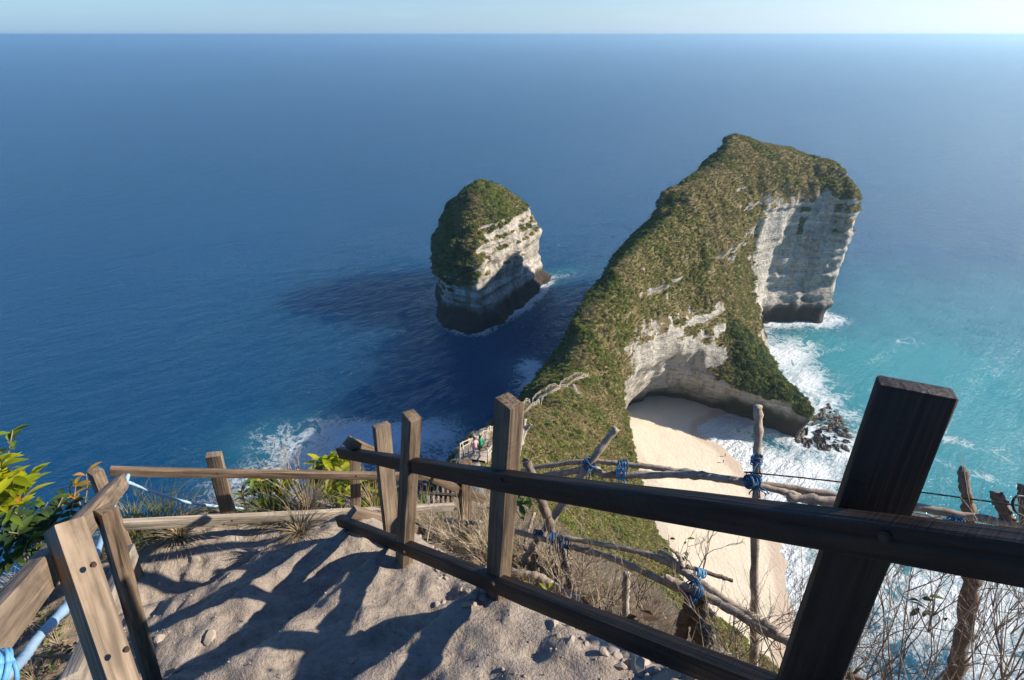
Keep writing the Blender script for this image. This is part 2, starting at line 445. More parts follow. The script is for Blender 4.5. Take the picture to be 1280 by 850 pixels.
# soften the creases at the contour levels
for _ in range(2):
    F[:, :, 1:-1] = 0.25 * F[:, :, :-2] + 0.5 * F[:, :, 1:-1] + 0.25 * F[:, :, 2:]
    F[1:-1] = 0.25 * F[:-2] + 0.5 * F[1:-1] + 0.25 * F[2:]
    F[:, 1:-1] = 0.25 * F[:, :-2] + 0.5 * F[:, 1:-1] + 0.25 * F[:, 2:]
F -= (3.0 * sstep(58, 42, GY))[:, :, None].astype(np.float32)
ridge_w = sstep(150, 60, GY)[:, :, None].astype(np.float32)         # calmer relief where the footpath ridge is
amp = 1.0 - 0.6 * ridge_w
F += amp * 1.9 * noise3_grid(GN, CELL, (26, 26, 34), 1)
F += amp * 0.9 * noise3_grid(GN, CELL, (9, 9, 22), 2)
F += amp * 0.9 * noise3_grid(GN, CELL, (5, 5, 5), 3)
F += amp * 0.75 * np.clip(1.8 * noise3_grid(GN, CELL, (38, 38, 2.6), 4), -1, 1) + amp * 1.2 * noise3_grid(GN, CELL, (4, 4, 26), 6)
F += amp * 0.5 * noise3_grid(GN, CELL, (2.7, 2.7, 2.7), 5)
for a in range(2):                                                  # close the block at its lowest layer only
    F[:, :, a] = np.minimum(F[:, :, a], F[:, :, 2])
V, Q = surface_nets(F, GO, CELL)
N = vert_normals(V, Q)
HMAP = np.where((F > 0).any(2), GO[2] + (F.shape[2] - 1 - np.argmax(F[:, :, ::-1] > 0, axis=2)) * CELL, -10.0)
def hit_land(x, y, t0=30.0, t1=480.0):
    """first point of the headland on a sight line"""
    d = ray(x, y); o = np.array((0, 0, CAMZ))
    t = np.arange(t0, t1, 0.4)
    P = o + d * t[:, None]
    i = np.round((P - GO) / CELL).astype(int)
    ok = ((i >= 0) & (i < np.array(GN))).all(1)
    v = np.zeros(len(t)); ii = i[ok]
    v[ok] = F[ii[:, 0], ii[:, 1], ii[:, 2]]
    h = np.argmax(v > 0)
    return Vector(P[h]) if v.max() > 0 else None
# where scrub grows: not on overhangs or the steepest rock, less near the sea
nz_ = N[:, 2]
X_, Y_, Z_ = V.T
grass = 0.78 + 0.55 * (nz_ - 0.30)
low = sstep(34, 8, Z_)
grass -= 1.1 * low * sstep(0.75, 0.3, nz_)
far_face = sstep(296, 308, Y_) * sstep(134, 148, X_) * sstep(-0.1, -0.45, N[:, 1]) * sstep(80, 62, Z_ + 15 * fbm2(X_ / 7, Y_ / 7, 3, 61))
grass -= 1.0 * far_face
lip = sstep(56, 34, Z_) * sstep(44, 52, X_) * sstep(112, 98, X_) * sstep(185, 200, Y_) * sstep(262, 246, Y_)
grass -= 0.75 * lip * sstep(0.75, 0.4, nz_)
midc = sstep(66, 46, Z_) * sstep(112, 100, X_) * sstep(180, 200, Y_)* sstep(262, 246, Y_)
grass -= 0.25 * midc
spur = sstep(96, 106, X_) * sstep(255, 240, Y_) * sstep(9, 15, Z_)
grass += 1.0 * spur
grass -= 1.5 * sstep(-0.05, -0.3, nz_)
grass -= 0.8 * sstep(12, 7, Z_)
wet = sstep(17, 9, Z_ + 2.5 * fbm2(X_ / 6, Y_ / 6, 3, 62))
wet *= 1 - 0.85 * sstep(104, 92, X_) * sstep(190, 205, Y_) * sstep(262, 246, Y_) * sstep(2, 5, Z_)
headland = np_mesh('headland', V, Q, M_ROCK, attrs={'grass': grass, 'wet': wet})
tag(headland, kind='structure')

# ------------------------------------------------------------------ the sea stack
def make_stack():
    cx, cy_ = -12.0, 345.0
    base = [sea_pt(548, 396), sea_pt(556, 408), sea_pt(575, 416), sea_pt(600, 417), sea_pt(618, 408), sea_pt(640, 392), sea_pt(668, 372), sea_pt(686, 352), (24, 402), (4, 416), (-24, 412), (-46, 392), (-56, 366)]
    base = np.array(base)
    c = np.array((-14.0, 362.0))
    def scl(f, dx=0, dy=0): return [tuple(c + (b - c) * f + np.array((dx, dy))) for b in base]
    lev = [(-12, [scl(1.04)], 0), (0, [scl(1.0)], 0), (4, [scl(0.97)], 0), (10, [scl(0.88, -1)], 0), (20, [scl(0.88, -2)], 0), (40, [scl(0.84, -2)], 0), (55, [scl(0.70, -3)], 0), (64, [scl(0.54, -4, -2)], 0), (72, [scl(0.34, -5, -4)], 0), (77, [scl(0.18, -5, -6)], 0), (80, [scl(0.12, -5, -6)], -4)]
    org = np.array((-80.0, 290.0, -8.0)); n = (120, 138, 98); cell = 1.0
    X, Y = np.meshgrid(org[0] + np.arange(n[0]) * cell, org[1] + np.arange(n[1]) * cell, indexing='ij')
    z = org[2] + np.arange(n[2]) * cell
    f = stack_levels(lev, X, Y, z)
    for _ in range(2): f[:, :, 1:-1] = 0.25 * f[:, :, :-2] + 0.5 * f[:, :, 1:-1] + 0.25 * f[:, :, 2:]
    f += 2.4 * noise3_grid(n, cell, (16, 16, 26), 11) + 1.4 * noise3_grid(n, cell, (6, 6, 12), 12) + 1.3 * np.clip(1.8 * noise3_grid(n, cell, (40, 40, 2.8), 13), -1, 1) + 1.0 * noise3_grid(n, cell, (4, 4, 22), 15) + 0.5 * noise3_grid(n, cell, 2.6, 14)
    v, q = surface_nets(f, org, cell)
    nn = vert_normals(v, q)
    g = 0.55 + 0.8 * (nn[:, 2] - 0.15) + 0.5 * sstep(50, 70, v[:, 2]) + 0.75 * sstep(-22, -34, v[:, 0] + 0.2 * (v[:, 1] - 345)) * sstep(22, 36, v[:, 2]) - 0.45 * sstep(-26, -14, v[:, 0]) * sstep(66, 52, v[:, 2]) - 0.3 * sstep(34, 24, v[:, 2]) - 0.8 * sstep(14, 8, v[:, 2])
    o = np_mesh('sea_stack', v, q, M_ROCK, attrs={'grass': g, 'wet': sstep(16, 9, v[:, 2] + 2.0 * fbm2(v[:, 0] / 6, v[:, 1] / 6, 3, 63))})
    tag(o, kind='structure')
    return v, nn, g, [tuple(b) for b in base]
SV, SN, SG, STACK_BASE = make_stack()

# ------------------------------------------------------------------ the beach
WL_PX = [(960,514),(925,512),(895,518),(879,530),(880,542),(895,552),(912,562),(922,578),(936,597),(952,620),(962,652),(978,695),(986,745),(990,800),(992,860)]
WL = [sea_pt(*p) for p in WL_PX]
BEACH_POLY = [(112, 240)] + WL + [(108, 70), (20, 70), (20, 245)]
bx = np.arange(36, 130, 1.4); by = np.arange(64, 246, 1.4)
BX, BY = np.meshgrid(bx, by, indexing='ij')
bd = poly_sdf(BEACH_POLY, BX, BY) + 1.6 * fbm2(BX / 14, BY / 14, 3, 40)
bz = np.where(bd > 0, 0.055 * bd, 0.10 * bd); bz = np.clip(bz, -4, 5.5) + 0.10 * fbm2(BX / 5, BY / 5, 3, 41)
nxb, nyb = BX.shape
ii = np.arange(nxb * nyb).reshape(nxb, nyb)
bq = np.stack([ii[:-1, :-1], ii[1:, :-1], ii[1:, 1:], ii[:-1, 1:]], -1).reshape(-1, 4)
beach = np_mesh('beach', np.stack([BX.ravel(), BY.ravel(), bz.ravel()], 1), bq, M_SAND, attrs={'wet': sstep(9, 1, bd).ravel()})
tag(beach, kind='structure')

# ------------------------------------------------------------------ the sea
def spaced(lo, hi, step, far, growth=1.14):
    a = list(np.arange(lo, hi, step))
    s = step; p = a[-1]
    while p < far: s *= growth; p += s; a.append(p)
    s = step; p = a[0]; b = []
    while p > -far: s *= growth; p -= s; b.append(p)
    return np.array(b[::-1] + a)
sx = spaced(-150, 300, 2.2, 42000); sy = spaced(70, 440, 2.2, 42000)
SX, SY = np.meshgrid(sx, sy, indexing='ij')
shore = poly_sdf(L0, SX, SY)
dshore = np.where(shore < 0, -shore, 0)
dst = np.maximum(0, -poly_sdf(STACK_BASE, SX, SY))
dbe = np.maximum(0, -poly_sdf(BEACH_POLY, SX, SY))
def blob(px, py, rx, ry, rot=0):
    cx, cy_ = sea_pt(px, py)
    c, s = math.cos(rot), math.sin(rot)
    a = ((SX - cx) * c + (SY - cy_) * s) / rx; b = (-(SX - cx) * s + (SY - cy_) * c) / ry
    return np.exp(-(a * a + b * b))
nz1 = fbm2(SX / 30, SY / 30, 4, 50); nz2 = fbm2(SX / 9, SY / 9, 3, 55)
east = sstep(60, 130, SX)
foam = 0.95 * np.exp(-(dbe / 16) ** 2) * sstep(-0.1, 0.2, dbe + 1)
foam += east * 0.85 * np.exp(-(dshore / 9.0) ** 2)
foam += 0.75 * blob(985, 440, 22, 12, 0.6) + 0.8 * blob(1010, 485, 24, 13, 1.2) + 0.75 * blob(1070, 560, 18, 16) + 0.55 * blob(1150, 540, 26, 5, -0.5)
foam += 0.85 * blob(1000, 600, 26, 18, 0.3) + 0.52 * blob(1130, 720, 34, 26) + 0.56 * blob(1250, 800, 40, 24) + 0.6 * blob(1200, 690, 26, 8, -0.6)
foam += 0.16 * sstep(0.25, 0.7, fbm2((SX * 0.8 + SY * 0.6) / 70, (SY * 0.8 - SX * 0.6) / 9, 4, 58)) * sstep(90, 130, SX) * sstep(420, 300, SY) + 0.35 * blob(1215, 590, 26, 4, -0.6) + 0.25 * blob(1120, 425, 14, 4) + 0.5 * blob(1050, 400, 9, 7)
foam += 0.62 * np.exp(-(dst / 5.0) ** 2) * (0.6 + 0.6 * sstep(-60, 10, SX))
foam += 0.55 * blob(640, 390, 16, 7, 0.7) + 0.35 * blob(700, 345, 22, 7, 0.3) + 0.5 * blob(662, 458, 8, 9)
foam += 0.95 * blob(515, 545, 20, 11, 0.2) + 0.85 * blob(440, 540, 20, 9, -0.2) + 0.38 * blob(370, 555, 26, 14, -0.3) + 0.5 * blob(420, 580, 22, 12) + 0.45 * blob(310, 610, 22, 12) + 0.5 * blob(560, 575, 14, 10)
foam += (1 - east) * 0.45 * np.exp(-(dshore / 7) ** 2)
foam = np.clip(foam * (0.88 + 0.30 * nz1 + 0.12 * nz2), 0, 1.1)
shal = 0.95 * blob(1180, 500, 95, 80) + 0.8 * blob(1060, 470, 55, 45) + 0.8 * blob(1180, 640, 70, 50) + 0.5 * blob(1250, 400, 130, 90)
shal += 0.35 * blob(380, 560, 34, 20) + 0.4 * blob(520, 545, 30, 20) + 0.18 * np.exp(-(dst / 12) ** 2) + 0.5 * blob(700, 340, 26, 9, 0.4) * 0.6 + 0.3 * blob(655, 460, 16, 16)
shal = np.clip(shal * (0.92 + 0.22 * nz1), 0, 1)
nxs, nys = SX.shape
ii = np.arange(nxs * nys).reshape(nxs, nys)
sq = np.stack([ii[:-1, :-1], ii[1:, :-1], ii[1:, 1:], ii[:-1, 1:]], -1).reshape(-1, 4)
near = sstep(420, 150, np.hypot(SX - 80, SY - 220))
szz = near * (0.45 * nz2 + 0.35 * nz1) * 0.6 * sstep(0, 12, dbe) + 0.9 * near * blob(1180, 615, 60, 4.5, -0.55) + 0.7 * blob(1080, 560, 30, 3, -0.5)
sea = np_mesh('sea', np.stack([SX.ravel(), SY.ravel(), szz.ravel()], 1), sq, M_SEA, attrs={'foam': foam.ravel(), 'shallow': shal.ravel()})
tag(sea, kind='structure')
#@@NEAR
# ------------------------------------------------------------------ near ground: stair trail, banks and the slope down the ridge
def Zp(s): return np.interp(s, [-3, -1, 0, 1.08, 1.76, 2.15, 2.7, 3.4, 4.1, 4.5, 7.0, 30], [-0.5, -0.9, -1.26, -1.85, -2.24, -2.47, -2.82, -3.22, -3.62, -4.2, -8.8, -60])
def ground_rel(x, y, fine=True):
    x = np.asarray(x, float); y = np.asarray(y, float)
    s = -0.61 * x + 0.79 * y; w = 0.79 * x + 0.61 * y
    z = Zp(s)
    wob = 0.22 * noise2(w * 1.1 + 3, s * 0.5, 70) + 0.10 * noise2(w * 3, s * 1.5, 71)
    q = (s + wob - 0.10) / 0.62
    fr = q - np.floor(q)
    tread = sstep(0.74, 0.97, fr) - fr
    onpath = sstep(-0.75, -0.35, w) * sstep(1.05, 0.8, w) * sstep(3.4, 2.6, s) * sstep(-1.5, -0.5, s)
    z = z - 0.62 * 0.50 * 1.0 * (tread + 0.28) * onpath
    rw = np.maximum(0, w - 1.02)
    z = z - 0.16 * sstep(0.84, 1.06, w) - rw * (0.95 + 0.1 * rw + 1.1 * sstep(1.9, 0.7, s))
    lw = np.maximum(0, -1.05 - w)
    z = z - lw * (0.5 + 0.8 * lw)
    z = z + 0.36 * sstep(0.7, 0.0, w) * sstep(2.9, 3.6, s) * sstep(4.6, 4.1, s)
    if fine:
        z = z + 0.020 * fbm2(x * 2.2, y * 2.2, 4, 72) + 0.020 * fbm2(x * 11, y * 11, 3, 76) + 0.016 * np.maximum(0, 0.35 - np.abs(fbm2(x * 3.3, y * 3.3, 4, 85))) * onpath + 0.03 * sstep(0.9, 1.1, w) * fbm2(x * 9, y * 9, 3, 79)
        lump = np.maximum(0, noise2(x * 6.5, y * 6.5, 83) - 0.25)
        z = z + 0.025 * lump
    zc = np.interp(y, [2, 10, 20, 35, 56, 70], [-4.3, -9.8, -18.0, -29.0, -42.8, -53.5])
    xc = np.interp(y, [2, 10, 20, 35, 56, 70], [-0.5, -1.4, -2.4, -3.4, -3.6, -2.0])
    dx = x - xc
    er = 8 + 0.30 * y
    h = zc - 0.82 * np.maximum(0, dx - 0.8) - 2.2 * np.maximum(0, dx - er) - 1.7 * np.maximum(0, -dx - 0.8)
    h = h + (0.45 * fbm2(x / 3.1, y / 3.1, 4, 90) + 0.14 * fbm2(x * 1.3, y * 1.3, 3, 94)) * sstep(4, 12, y)
    h = np.where(y < 2, h - 3 * (2 - y), h)
    k = 0.5
    return np.where(np.abs(z - h) > 6, np.maximum(z, h), k * np.logaddexp(z / k, h / k))
def gpt(x, y, dz=0.0): return Vector((x, y, CAMZ + float(ground_rel(x, y)) + dz))
def hit_ground(px, py, t0=0.5, t1=70):
    d = ray(px, py); t = np.concatenate([np.arange(t0, 8, 0.01), np.arange(8, t1, 0.1)])
    P = d * t[:, None]
    b = P[:, 2] < ground_rel(P[:, 0], P[:, 1])
    i = np.argmax(b)
    return Vector(P[i]) + Vector((0, 0, CAMZ)) if b.any() else None
def hit(px, py):
    a, b = hit_ground(px, py), hit_land(px, py)
    if a is None: return b
    if b is None: return a
    return a if a.y < b.y else b
def grow(lo, hi, st, a0, a1, g=1.06, mx=0.55):
    a = list(np.arange(lo, hi, st)); p = a[-1]; s = st
    while p < a1: s = min(s * g, mx); p += s; a.append(p)
    p = a[0]; s = st; b = []
    while p > a0: s = min(s * g, mx); p -= s; b.append(p)
    return np.array(b[::-1] + a)
hx = grow(-2.8, 1.7, 0.016, -17, 36); hy = grow(0.5, 3.9, 0.016, -5, 61)
HX, HY = np.meshgrid(hx, hy, indexing='ij')
hz = ground_rel(HX, HY)
S_, W_ = -0.61 * HX + 0.79 * HY, 0.79 * HX + 0.61 * HY
trail = sstep(-0.85, -0.5, W_ + 0.12 * fbm2(HX * 3, HY * 3, 3, 99)) * sstep(1.12, 0.92, W_ + 0.10 * fbm2(HX * 4, HY * 4, 3, 98)) * sstep(3.75, 3.35, S_ + 0.15 * fbm2(HX * 3, HY * 3, 3, 97))
pathx = np.interp(HY, [2, 10, 20, 35, 56, 70], [-0.5, -1.4, -2.4, -3.4, -3.6, -2.0])
trail = np.maximum(trail, sstep(1.2, 0.7, np.abs(HX - pathx + 0.3 * noise2(HY / 3, HY * 0, 5))) * sstep(4.5, 6, HY))
n1_, n2_ = HX.shape
ii = np.arange(n1_ * n2_).reshape(n1_, n2_)
hq = np.stack([ii[:-1, :-1], ii[1:, :-1], ii[1:, 1:], ii[:-1, 1:]], -1).reshape(-1, 4)
def m_ground():
    k = NT('trail_dirt')
    p = k.pos(); tr = k.attr('trail')
    n = k.noise(p, 2.2, 7, 0.65); f = k.noise(p, 38.0, 5, 0.7); g = k.noise(p, 9.0, 6, 0.65)
    dirt = k.mix(n, (0.225, 0.183, 0.147), (0.355, 0.300, 0.250))
    dirt = k.mix(k.ramp(f, [(0.36, 0.55), (0.52, 0.0)]), dirt, (0.14, 0.11, 0.085))
    dirt = k.mix(k.ramp(g, [(0.55, 0.0), (0.72, 0.5)]), dirt, (0.43, 0.38, 0.33))
    soil = k.mix(g, (0.12, 0.088, 0.06), (0.29, 0.22, 0.15))
    soil = k.mix(k.ramp(f, [(0.45, 0.0), (0.6, 0.7)]), soil, (0.30, 0.235, 0.16))
    far = k.mix(k.noise(p, 0.9, 6, 0.7), (0.075, 0.062, 0.024), (0.17, 0.13, 0.06))
    sep = k.n('SeparateXYZ'); k.l(p, sep.inputs[0])
    fm = k.ramp(k.math('MULTIPLY', sep.outputs[1], 0.05), [(0.2, 0.0), (0.45, 1.0)])
    soil = k.mix(fm, soil, far)
    k.color(k.mix(tr, soil, dirt))
    h = k.math('ADD', k.math('MULTIPLY', f, 0.8), k.math('ADD', g, k.math('MULTIPLY', k.noise(p, 130.0, 3, 0.6), 0.30)))
    k.bump(h, 0.9, 0.017)
    return k.m
M_GROUND = m_ground()
ground = np_mesh('ground', np.stack([HX.ravel(), HY.ravel(), hz.ravel() + CAMZ], 1), hq, M_GROUND, attrs={'trail': trail.ravel()})
tag(ground, kind='structure')

# ------------------------------------------------------------------ timber, branch and rope materials
def m_timber(name, dark, light, rough=0.7, spec=0.3):
    k = NT(name)
    c = k.objc()
    rnd = k.n('ObjectInfo').outputs['Random']
    off = k.n('VectorMath', operation='ADD'); k.l(c, off.inputs[0])
    cmb = k.n('CombineXYZ'); k.l(k.math('MULTIPLY', rnd, 31.0), cmb.inputs[0]); k.l(k.math('MULTIPLY', rnd, 17.0), cmb.inputs[1]); k.l(cmb.outputs[0], off.inputs[1])
    v = off.outputs[0]
    grain = k.noise(k.mapv(v, (2.5, 55, 55)), 1.0, 5, 0.6, 0.6)
    wav = k.noise(k.mapv(v, (3.0, 14, 14)), 1.0, 4, 0.6, 1.5)
    blot = k.noise(k.mapv(v, (4, 9, 9)), 1.0, 4, 0.6)
    col = k.mix(k.ramp(grain, [(0.3, 0.0), (0.7, 1.0)]), dark, light)
    col = k.mix(k.ramp(wav, [(0.45, 0.0), (0.62, 0.45)]), col, tuple(x * 0.55 for x in dark))
    col = k.mix(k.ramp(blot, [(0.52, 0.0), (0.75, 0.5)]), col, tuple(min(1, x * 1.35) for x in light))
    crack = k.noise(k.mapv(v, (1.2, 90, 90)), 1.0, 3, 0.6, 0.2)
    col = k.mix(k.ramp(crack, [(0.27, 0.85), (0.34, 0.0)]), col, (0.012, 0.009, 0.007))
    col = k.mix(k.math('MULTIPLY', rnd, 0.25), col, tuple(x * 0.6 for x in light))
    k.color(col)
    k.b.inputs['Roughness'].default_value = rough
    k.b.inputs['Specular IOR Level'].default_value = spec
    saw = k.noise(k.mapv(v, (150, 4, 4), (0, 0, 0.25)), 1.0, 2, 0.5)
    k.bump(k.math('ADD', k.math('MULTIPLY', saw, 0.45), k.math('ADD', grain, k.math('MULTIPLY', crack, 1.2))), 0.8, 0.004)
    return k.m
M_DARK = m_timber('dark_weathered_timber', (0.009, 0.006, 0.0045), (0.042, 0.028, 0.020), 0.58, 0.28)
M_MID = m_timber('brown_timber', (0.038, 0.025, 0.017), (0.24, 0.17, 0.112), 0.7, 0.2)
M_TAN = m_timber('tan_timber', (0.095, 0.065, 0.042), (0.30, 0.225, 0.155), 0.75)
M_GREY = m_timber('bleached_timber', (0.17, 0.135, 0.10), (0.39, 0.335, 0.27), 0.8)
def m_bark(name, a, b):
    k = NT(name)
    p = k.pos()
    n = k.noise(p, 35, 6, 0.7); m = k.noise(p, 9, 4, 0.6)
    col = k.mix(k.ramp(n, [(0.3, 0.0), (0.68, 1.0)]), a, b)
    col = k.mix(k.ramp(m, [(0.5, 0.0), (0.7, 0.5)]), col, tuple(x * 0.45 for x in a))
    k.color(col)
    k.bump(n, 0.8, 0.006)
    return k.m
M_BRANCH = m_bark('weathered_branch', (0.19, 0.148, 0.108), (0.46, 0.38, 0.295))
M_BRANCHD = m_bark('dark_branch', (0.085, 0.063, 0.047), (0.24, 0.19, 0.145))
M_BRANCHL = m_bark('pale_branch', (0.26, 0.22, 0.17), (0.48, 0.43, 0.36))
M_TWIG = m_bark('dry_twig', (0.14, 0.10, 0.075), (0.34, 0.26, 0.195))
def m_plain(name, c, rough=0.6, spec=0.4, var=0.25, scale=40):
    k = NT(name)
    n = k.noise(k.pos(), scale, 4, 0.6)
    k.color(k.mix(n, tuple(x * (1 - var) for x in c), tuple(min(1, x * (1 + var)) for x in c)))
    k.b.inputs['Roughness'].default_value = rough; k.b.inputs['Specular IOR Level'].default_value = spec
    return k.m
M_ROPE = m_plain('blue_rope', (0.010, 0.075, 0.17), 0.6)
M_ROPEP = m_plain('pale_blue_rope', (0.10, 0.28, 0.45), 0.6)
M_HOSE = m_plain('pale_blue_hose', (0.28, 0.42, 0.56), 0.4, 0.5, 0.12, 25)
M_CABLE = m_plain('black_cable', (0.012, 0.012, 0.014), 0.5)
M_IRON = m_plain('rusty_bolt', (0.05, 0.028, 0.018), 0.7)
M_STONE = m_plain('rubble_stone', (0.31, 0.26, 0.21), 0.95, 0.2, 0.35, 30)

def put(o, parent, M):
    """place a part whose thing is an unrotated Empty at its own location"""
    o.parent = parent
    o.matrix_basis = Matrix.Translation(-parent.location) @ M if parent else M
    return o
def frame(p0, p1, side):
    X = (p1 - p0).normalized()
    Y = (side - X * side.dot(X)).normalized()
    Z = X.cross(Y)
    M = Matrix((X, Y, Z)).transposed().to_4x4()
    M.translation = p0
    return M, (p1 - p0).length
def beam(name, p0, p1, wy, hz_, side, parent, mat, bev=0.0035, warp=0.004):
    M, L = frame(p0, p1, side)
    bm = bmesh.new()
    nseg = max(2, int(L / 0.16))
    bmesh.ops.create_cube(bm, size=1.0)
    bmesh.ops.scale(bm, vec=(L, wy, hz_), verts=bm.verts)
    bmesh.ops.translate(bm, vec=(L / 2, 0, 0), verts=bm.verts)
    longe = [e for e in bm.edges if abs(e.verts[0].co.x - e.verts[1].co.x) > L * 0.5]
    bmesh.ops.subdivide_edges(bm, edges=longe, cuts=nseg - 1, use_grid_fill=True)
    bm.normal_update()
    sharp = [e for e in bm.edges if len(e.link_faces) == 2 and e.calc_face_angle() > 1.0]
    bmesh.ops.bevel(bm, geom=sharp, offset=bev, segments=2, profile=0.6, affect='EDGES')
    ph = random.random() * 9
    for v in bm.verts:
        u = v.co.x
        v.co.y += warp * math.sin(u * 2.1 + ph) + random.uniform(-1, 1) * 0.0012
        v.co.z += warp * math.cos(u * 1.7 + ph * 2) + random.uniform(-1, 1) * 0.0012
    me = bpy.data.meshes.new(name); bm.to_mesh(me); bm.free()
    me.materials.append(mat)
    for q in me.polygons: q.use_smooth = True
    try: me.set_sharp_from_angle(angle=0.6)
    except Exception: pass
    o = bpy.data.objects.new(name, me); COL.objects.link(o)
    return put(o, parent, M)
def tube_geo(pts, radii, seg=8, jit=0.0):
    pts = [Vector(p) for p in pts]
    V_, F_ = [], []
    up = Vector((0.3, 0.2, 0.93))
    prev = None
    for i, p in enumerate(pts):
        d = (pts[min(i + 1, len(pts) - 1)] - pts[max(i - 1, 0)]).normalized()
        a = (up - d * up.dot(d)) if prev is None else (prev - d * prev.dot(d))
        if a.length < 1e-4: a = Vector((1, 0, 0)) - d * d.x
        a.normalize(); prev = a; b = d.cross(a)
        for k in range(seg):
            an = 2 * math.pi * k / seg
            r = radii[i] * (1 + random.uniform(-jit, jit))
            V_.append(p + (a * math.cos(an) + b * math.sin(an)) * r)
    n = len(pts)
    for i in range(n - 1):
        for k in range(seg):
            k2 = (k + 1) % seg
            F_.append((i * seg + k, i * seg + k2, (i + 1) * seg + k2, (i + 1) * seg + k))
    F_.append(tuple(range(seg - 1, -1, -1))); F_.append(tuple((n - 1) * seg + k for k in range(seg)))
    return V_, F_
def smooth_path(pts, n):
    """Catmull-Rom through (Vector, radius)"""
    P = [pts[0]] + list(pts) + [pts[-1]]
    out = []
    for i in range(1, len(P) - 2):
        p0, p1, p2, p3 = P[i - 1], P[i], P[i + 1], P[i + 2]
        for k in range(n):
            t = k / n
            f = lambda a, b, c, d: 0.5 * ((2 * b) + (c - a) * t + (2 * a - 5 * b + 4 * c - d) * t * t + (3 * b - a - 3 * c + d) * t ** 3)
            out.append((f(p0[0], p1[0], p2[0], p3[0]), f(p0[1], p1[1], p2[1], p3[1])))
    out.append(pts[-1])
    return out
def stick(name, pp, r, parent, mat, knob=0.07, seg=9, wob=0.16, loc=None):
    """a branch through pixel/depth points (x, y, t); r a radius or a list"""
    base = parent.location if parent else Vector(loc or (0, 0, 0))
    rr = [q * 0.86 for q in (r if isinstance(r, (list, tuple)) else [r] * len(pp))]
    P = [((at(*p) if not isinstance(p, Vector) else p) - base, q) for p, q in zip(pp, rr)]
    S = smooth_path(P, 12)
    pts = [p + Vector((random.uniform(-1, 1), random.uniform(-1, 1), random.uniform(-1, 1))) * q * wob for p, q in S]
    rad = [q * (1 + random.uniform(-knob, knob) + (0.22 if random.random() < 0.10 else 0)) for p, q in S]
    v, f = tube_geo(pts, rad, seg, 0.13)
    o = mesh_obj(name, v, f, mat, parent)
    if not parent: o.location = base
    return o
def lashing(px, py, t, r, parent, mat=None, turns=6, axis=(1, 0, 0), width=0.05, tails=2):
    base = parent.location
    c = at(px, py, t) - base
    ax = Vector(axis).normalized()
    a = ax.orthogonal().normalized(); b = ax.cross(a)
    V_, F_ = [], []
    def add(pts, rad):
        v, f = tube_geo(pts, [rad] * len(pts), 6, 0.05)
        n = len(V_); V_.extend(v); F_.extend([tuple(i + n for i in q) for q in f])
    for w in range(turns):
        tilt = random.uniform(-0.35, 0.35); off = (w / max(1, turns - 1) - 0.5) * width * 0.8
        rr = r * 0.84 * random.uniform(0.98, 1.2)
        add([c + ax * (off + tilt * rr * math.sin(an)) + (a * math.cos(an) + b * math.sin(an)) * rr for an in [2 * math.pi * k / 14 for k in range(15)]], 0.0030)
    for w in range(tails):
        d = Vector((random.uniform(-1, 1), random.uniform(-0.6, 0.2), random.uniform(-1.2, 0.2))).normalized()
        p = c - Vector((0, r * 0.9, 0)); pts = [p]
        for k in range(4):
            d = (d + Vector((random.uniform(-.5, .5), random.uniform(-.3, .3), random.uniform(-.7, .2)))).normalized()
            p = p + d * 0.018; pts.append(p)
        add(pts, 0.003)
    return mesh_obj('lashing', V_, F_, mat or M_ROPE, parent)
def bolt(parent, p, nrm, r=0.007):
    bm = bmesh.new()
    bmesh.ops.create_cone(bm, cap_ends=True, segments=10, radius1=r, radius2=r * 0.8, depth=0.007)
    me = bpy.data.meshes.new('bolt'); bm.to_mesh(me); bm.free(); me.materials.append(M_IRON)
    o = bpy.data.objects.new('bolt', me); COL.objects.link(o)
    M = nrm.to_track_quat('Z', 'Y').to_matrix().to_4x4(); M.translation = p
    return put(o, parent, M)

# ------------------------------------------------------------------ near timber handrail, right of the stair
FD = Vector((-0.61, 0.79, 0)); FN = Vector((0.79, 0.61, 0))
def rail_line(pa, pb):
    a, b = at(*pa), at(*pb); return a, b
t = empty('timber_handrail', gpt(0.0, 1.36), 'dark squared timber handrail with three posts running down beside the dirt stair', 'handrail')
# posts: base below ground, slightly off plumb
def vpost(px0, py0, t0, px1, py1, size, parent, mat, side, name='post', thick=0.042, t1=None):
    a = at(px0, py0, t0)
    if t1 is None:
        d = ray(px1, py1); t1 = a.y / d[1]
    b = at(px1, py1, t1)
    b = b + (b - a).normalized() * 0.22
    return beam(name, b, a, size, thick, side, parent, mat)
vpost(636, 500, 1.62, 621, 768, 0.074, t, M_MID, FD, thick=0.052)
vpost(514, 519, 2.24, 505, 702, 0.074, t, M_MID, FD, thick=0.052)
vpost(1146, 482, 0.79, 1012, 850, 0.092, t, M_DARK, Vector((0.92, -0.40, 0)), thick=0.034, t1=1.05)
RA, RB = at(425, 566, 3.30), at(1100, 674, 0.80)
dv = (RB - RA)
beam('rail', RA, RB + dv * 0.22, 0.036, 0.058, FN, t, M_DARK)
RC, RD = at(424, 651, 3.40), at(950, 858, 1.12)
dv = (RD - RC)
beam('rail', RC, RD + dv * 0.12, 0.042, 0.058, FN, t, M_DARK)
for px, py, tt in ((626, 600, 1.70), (510, 581, 2.36), (1105, 672, 0.79), (505, 690, 2.45), (616, 730, 1.83)):
    bolt(t, at(px, py, tt * 0.975), -FN, 0.008)

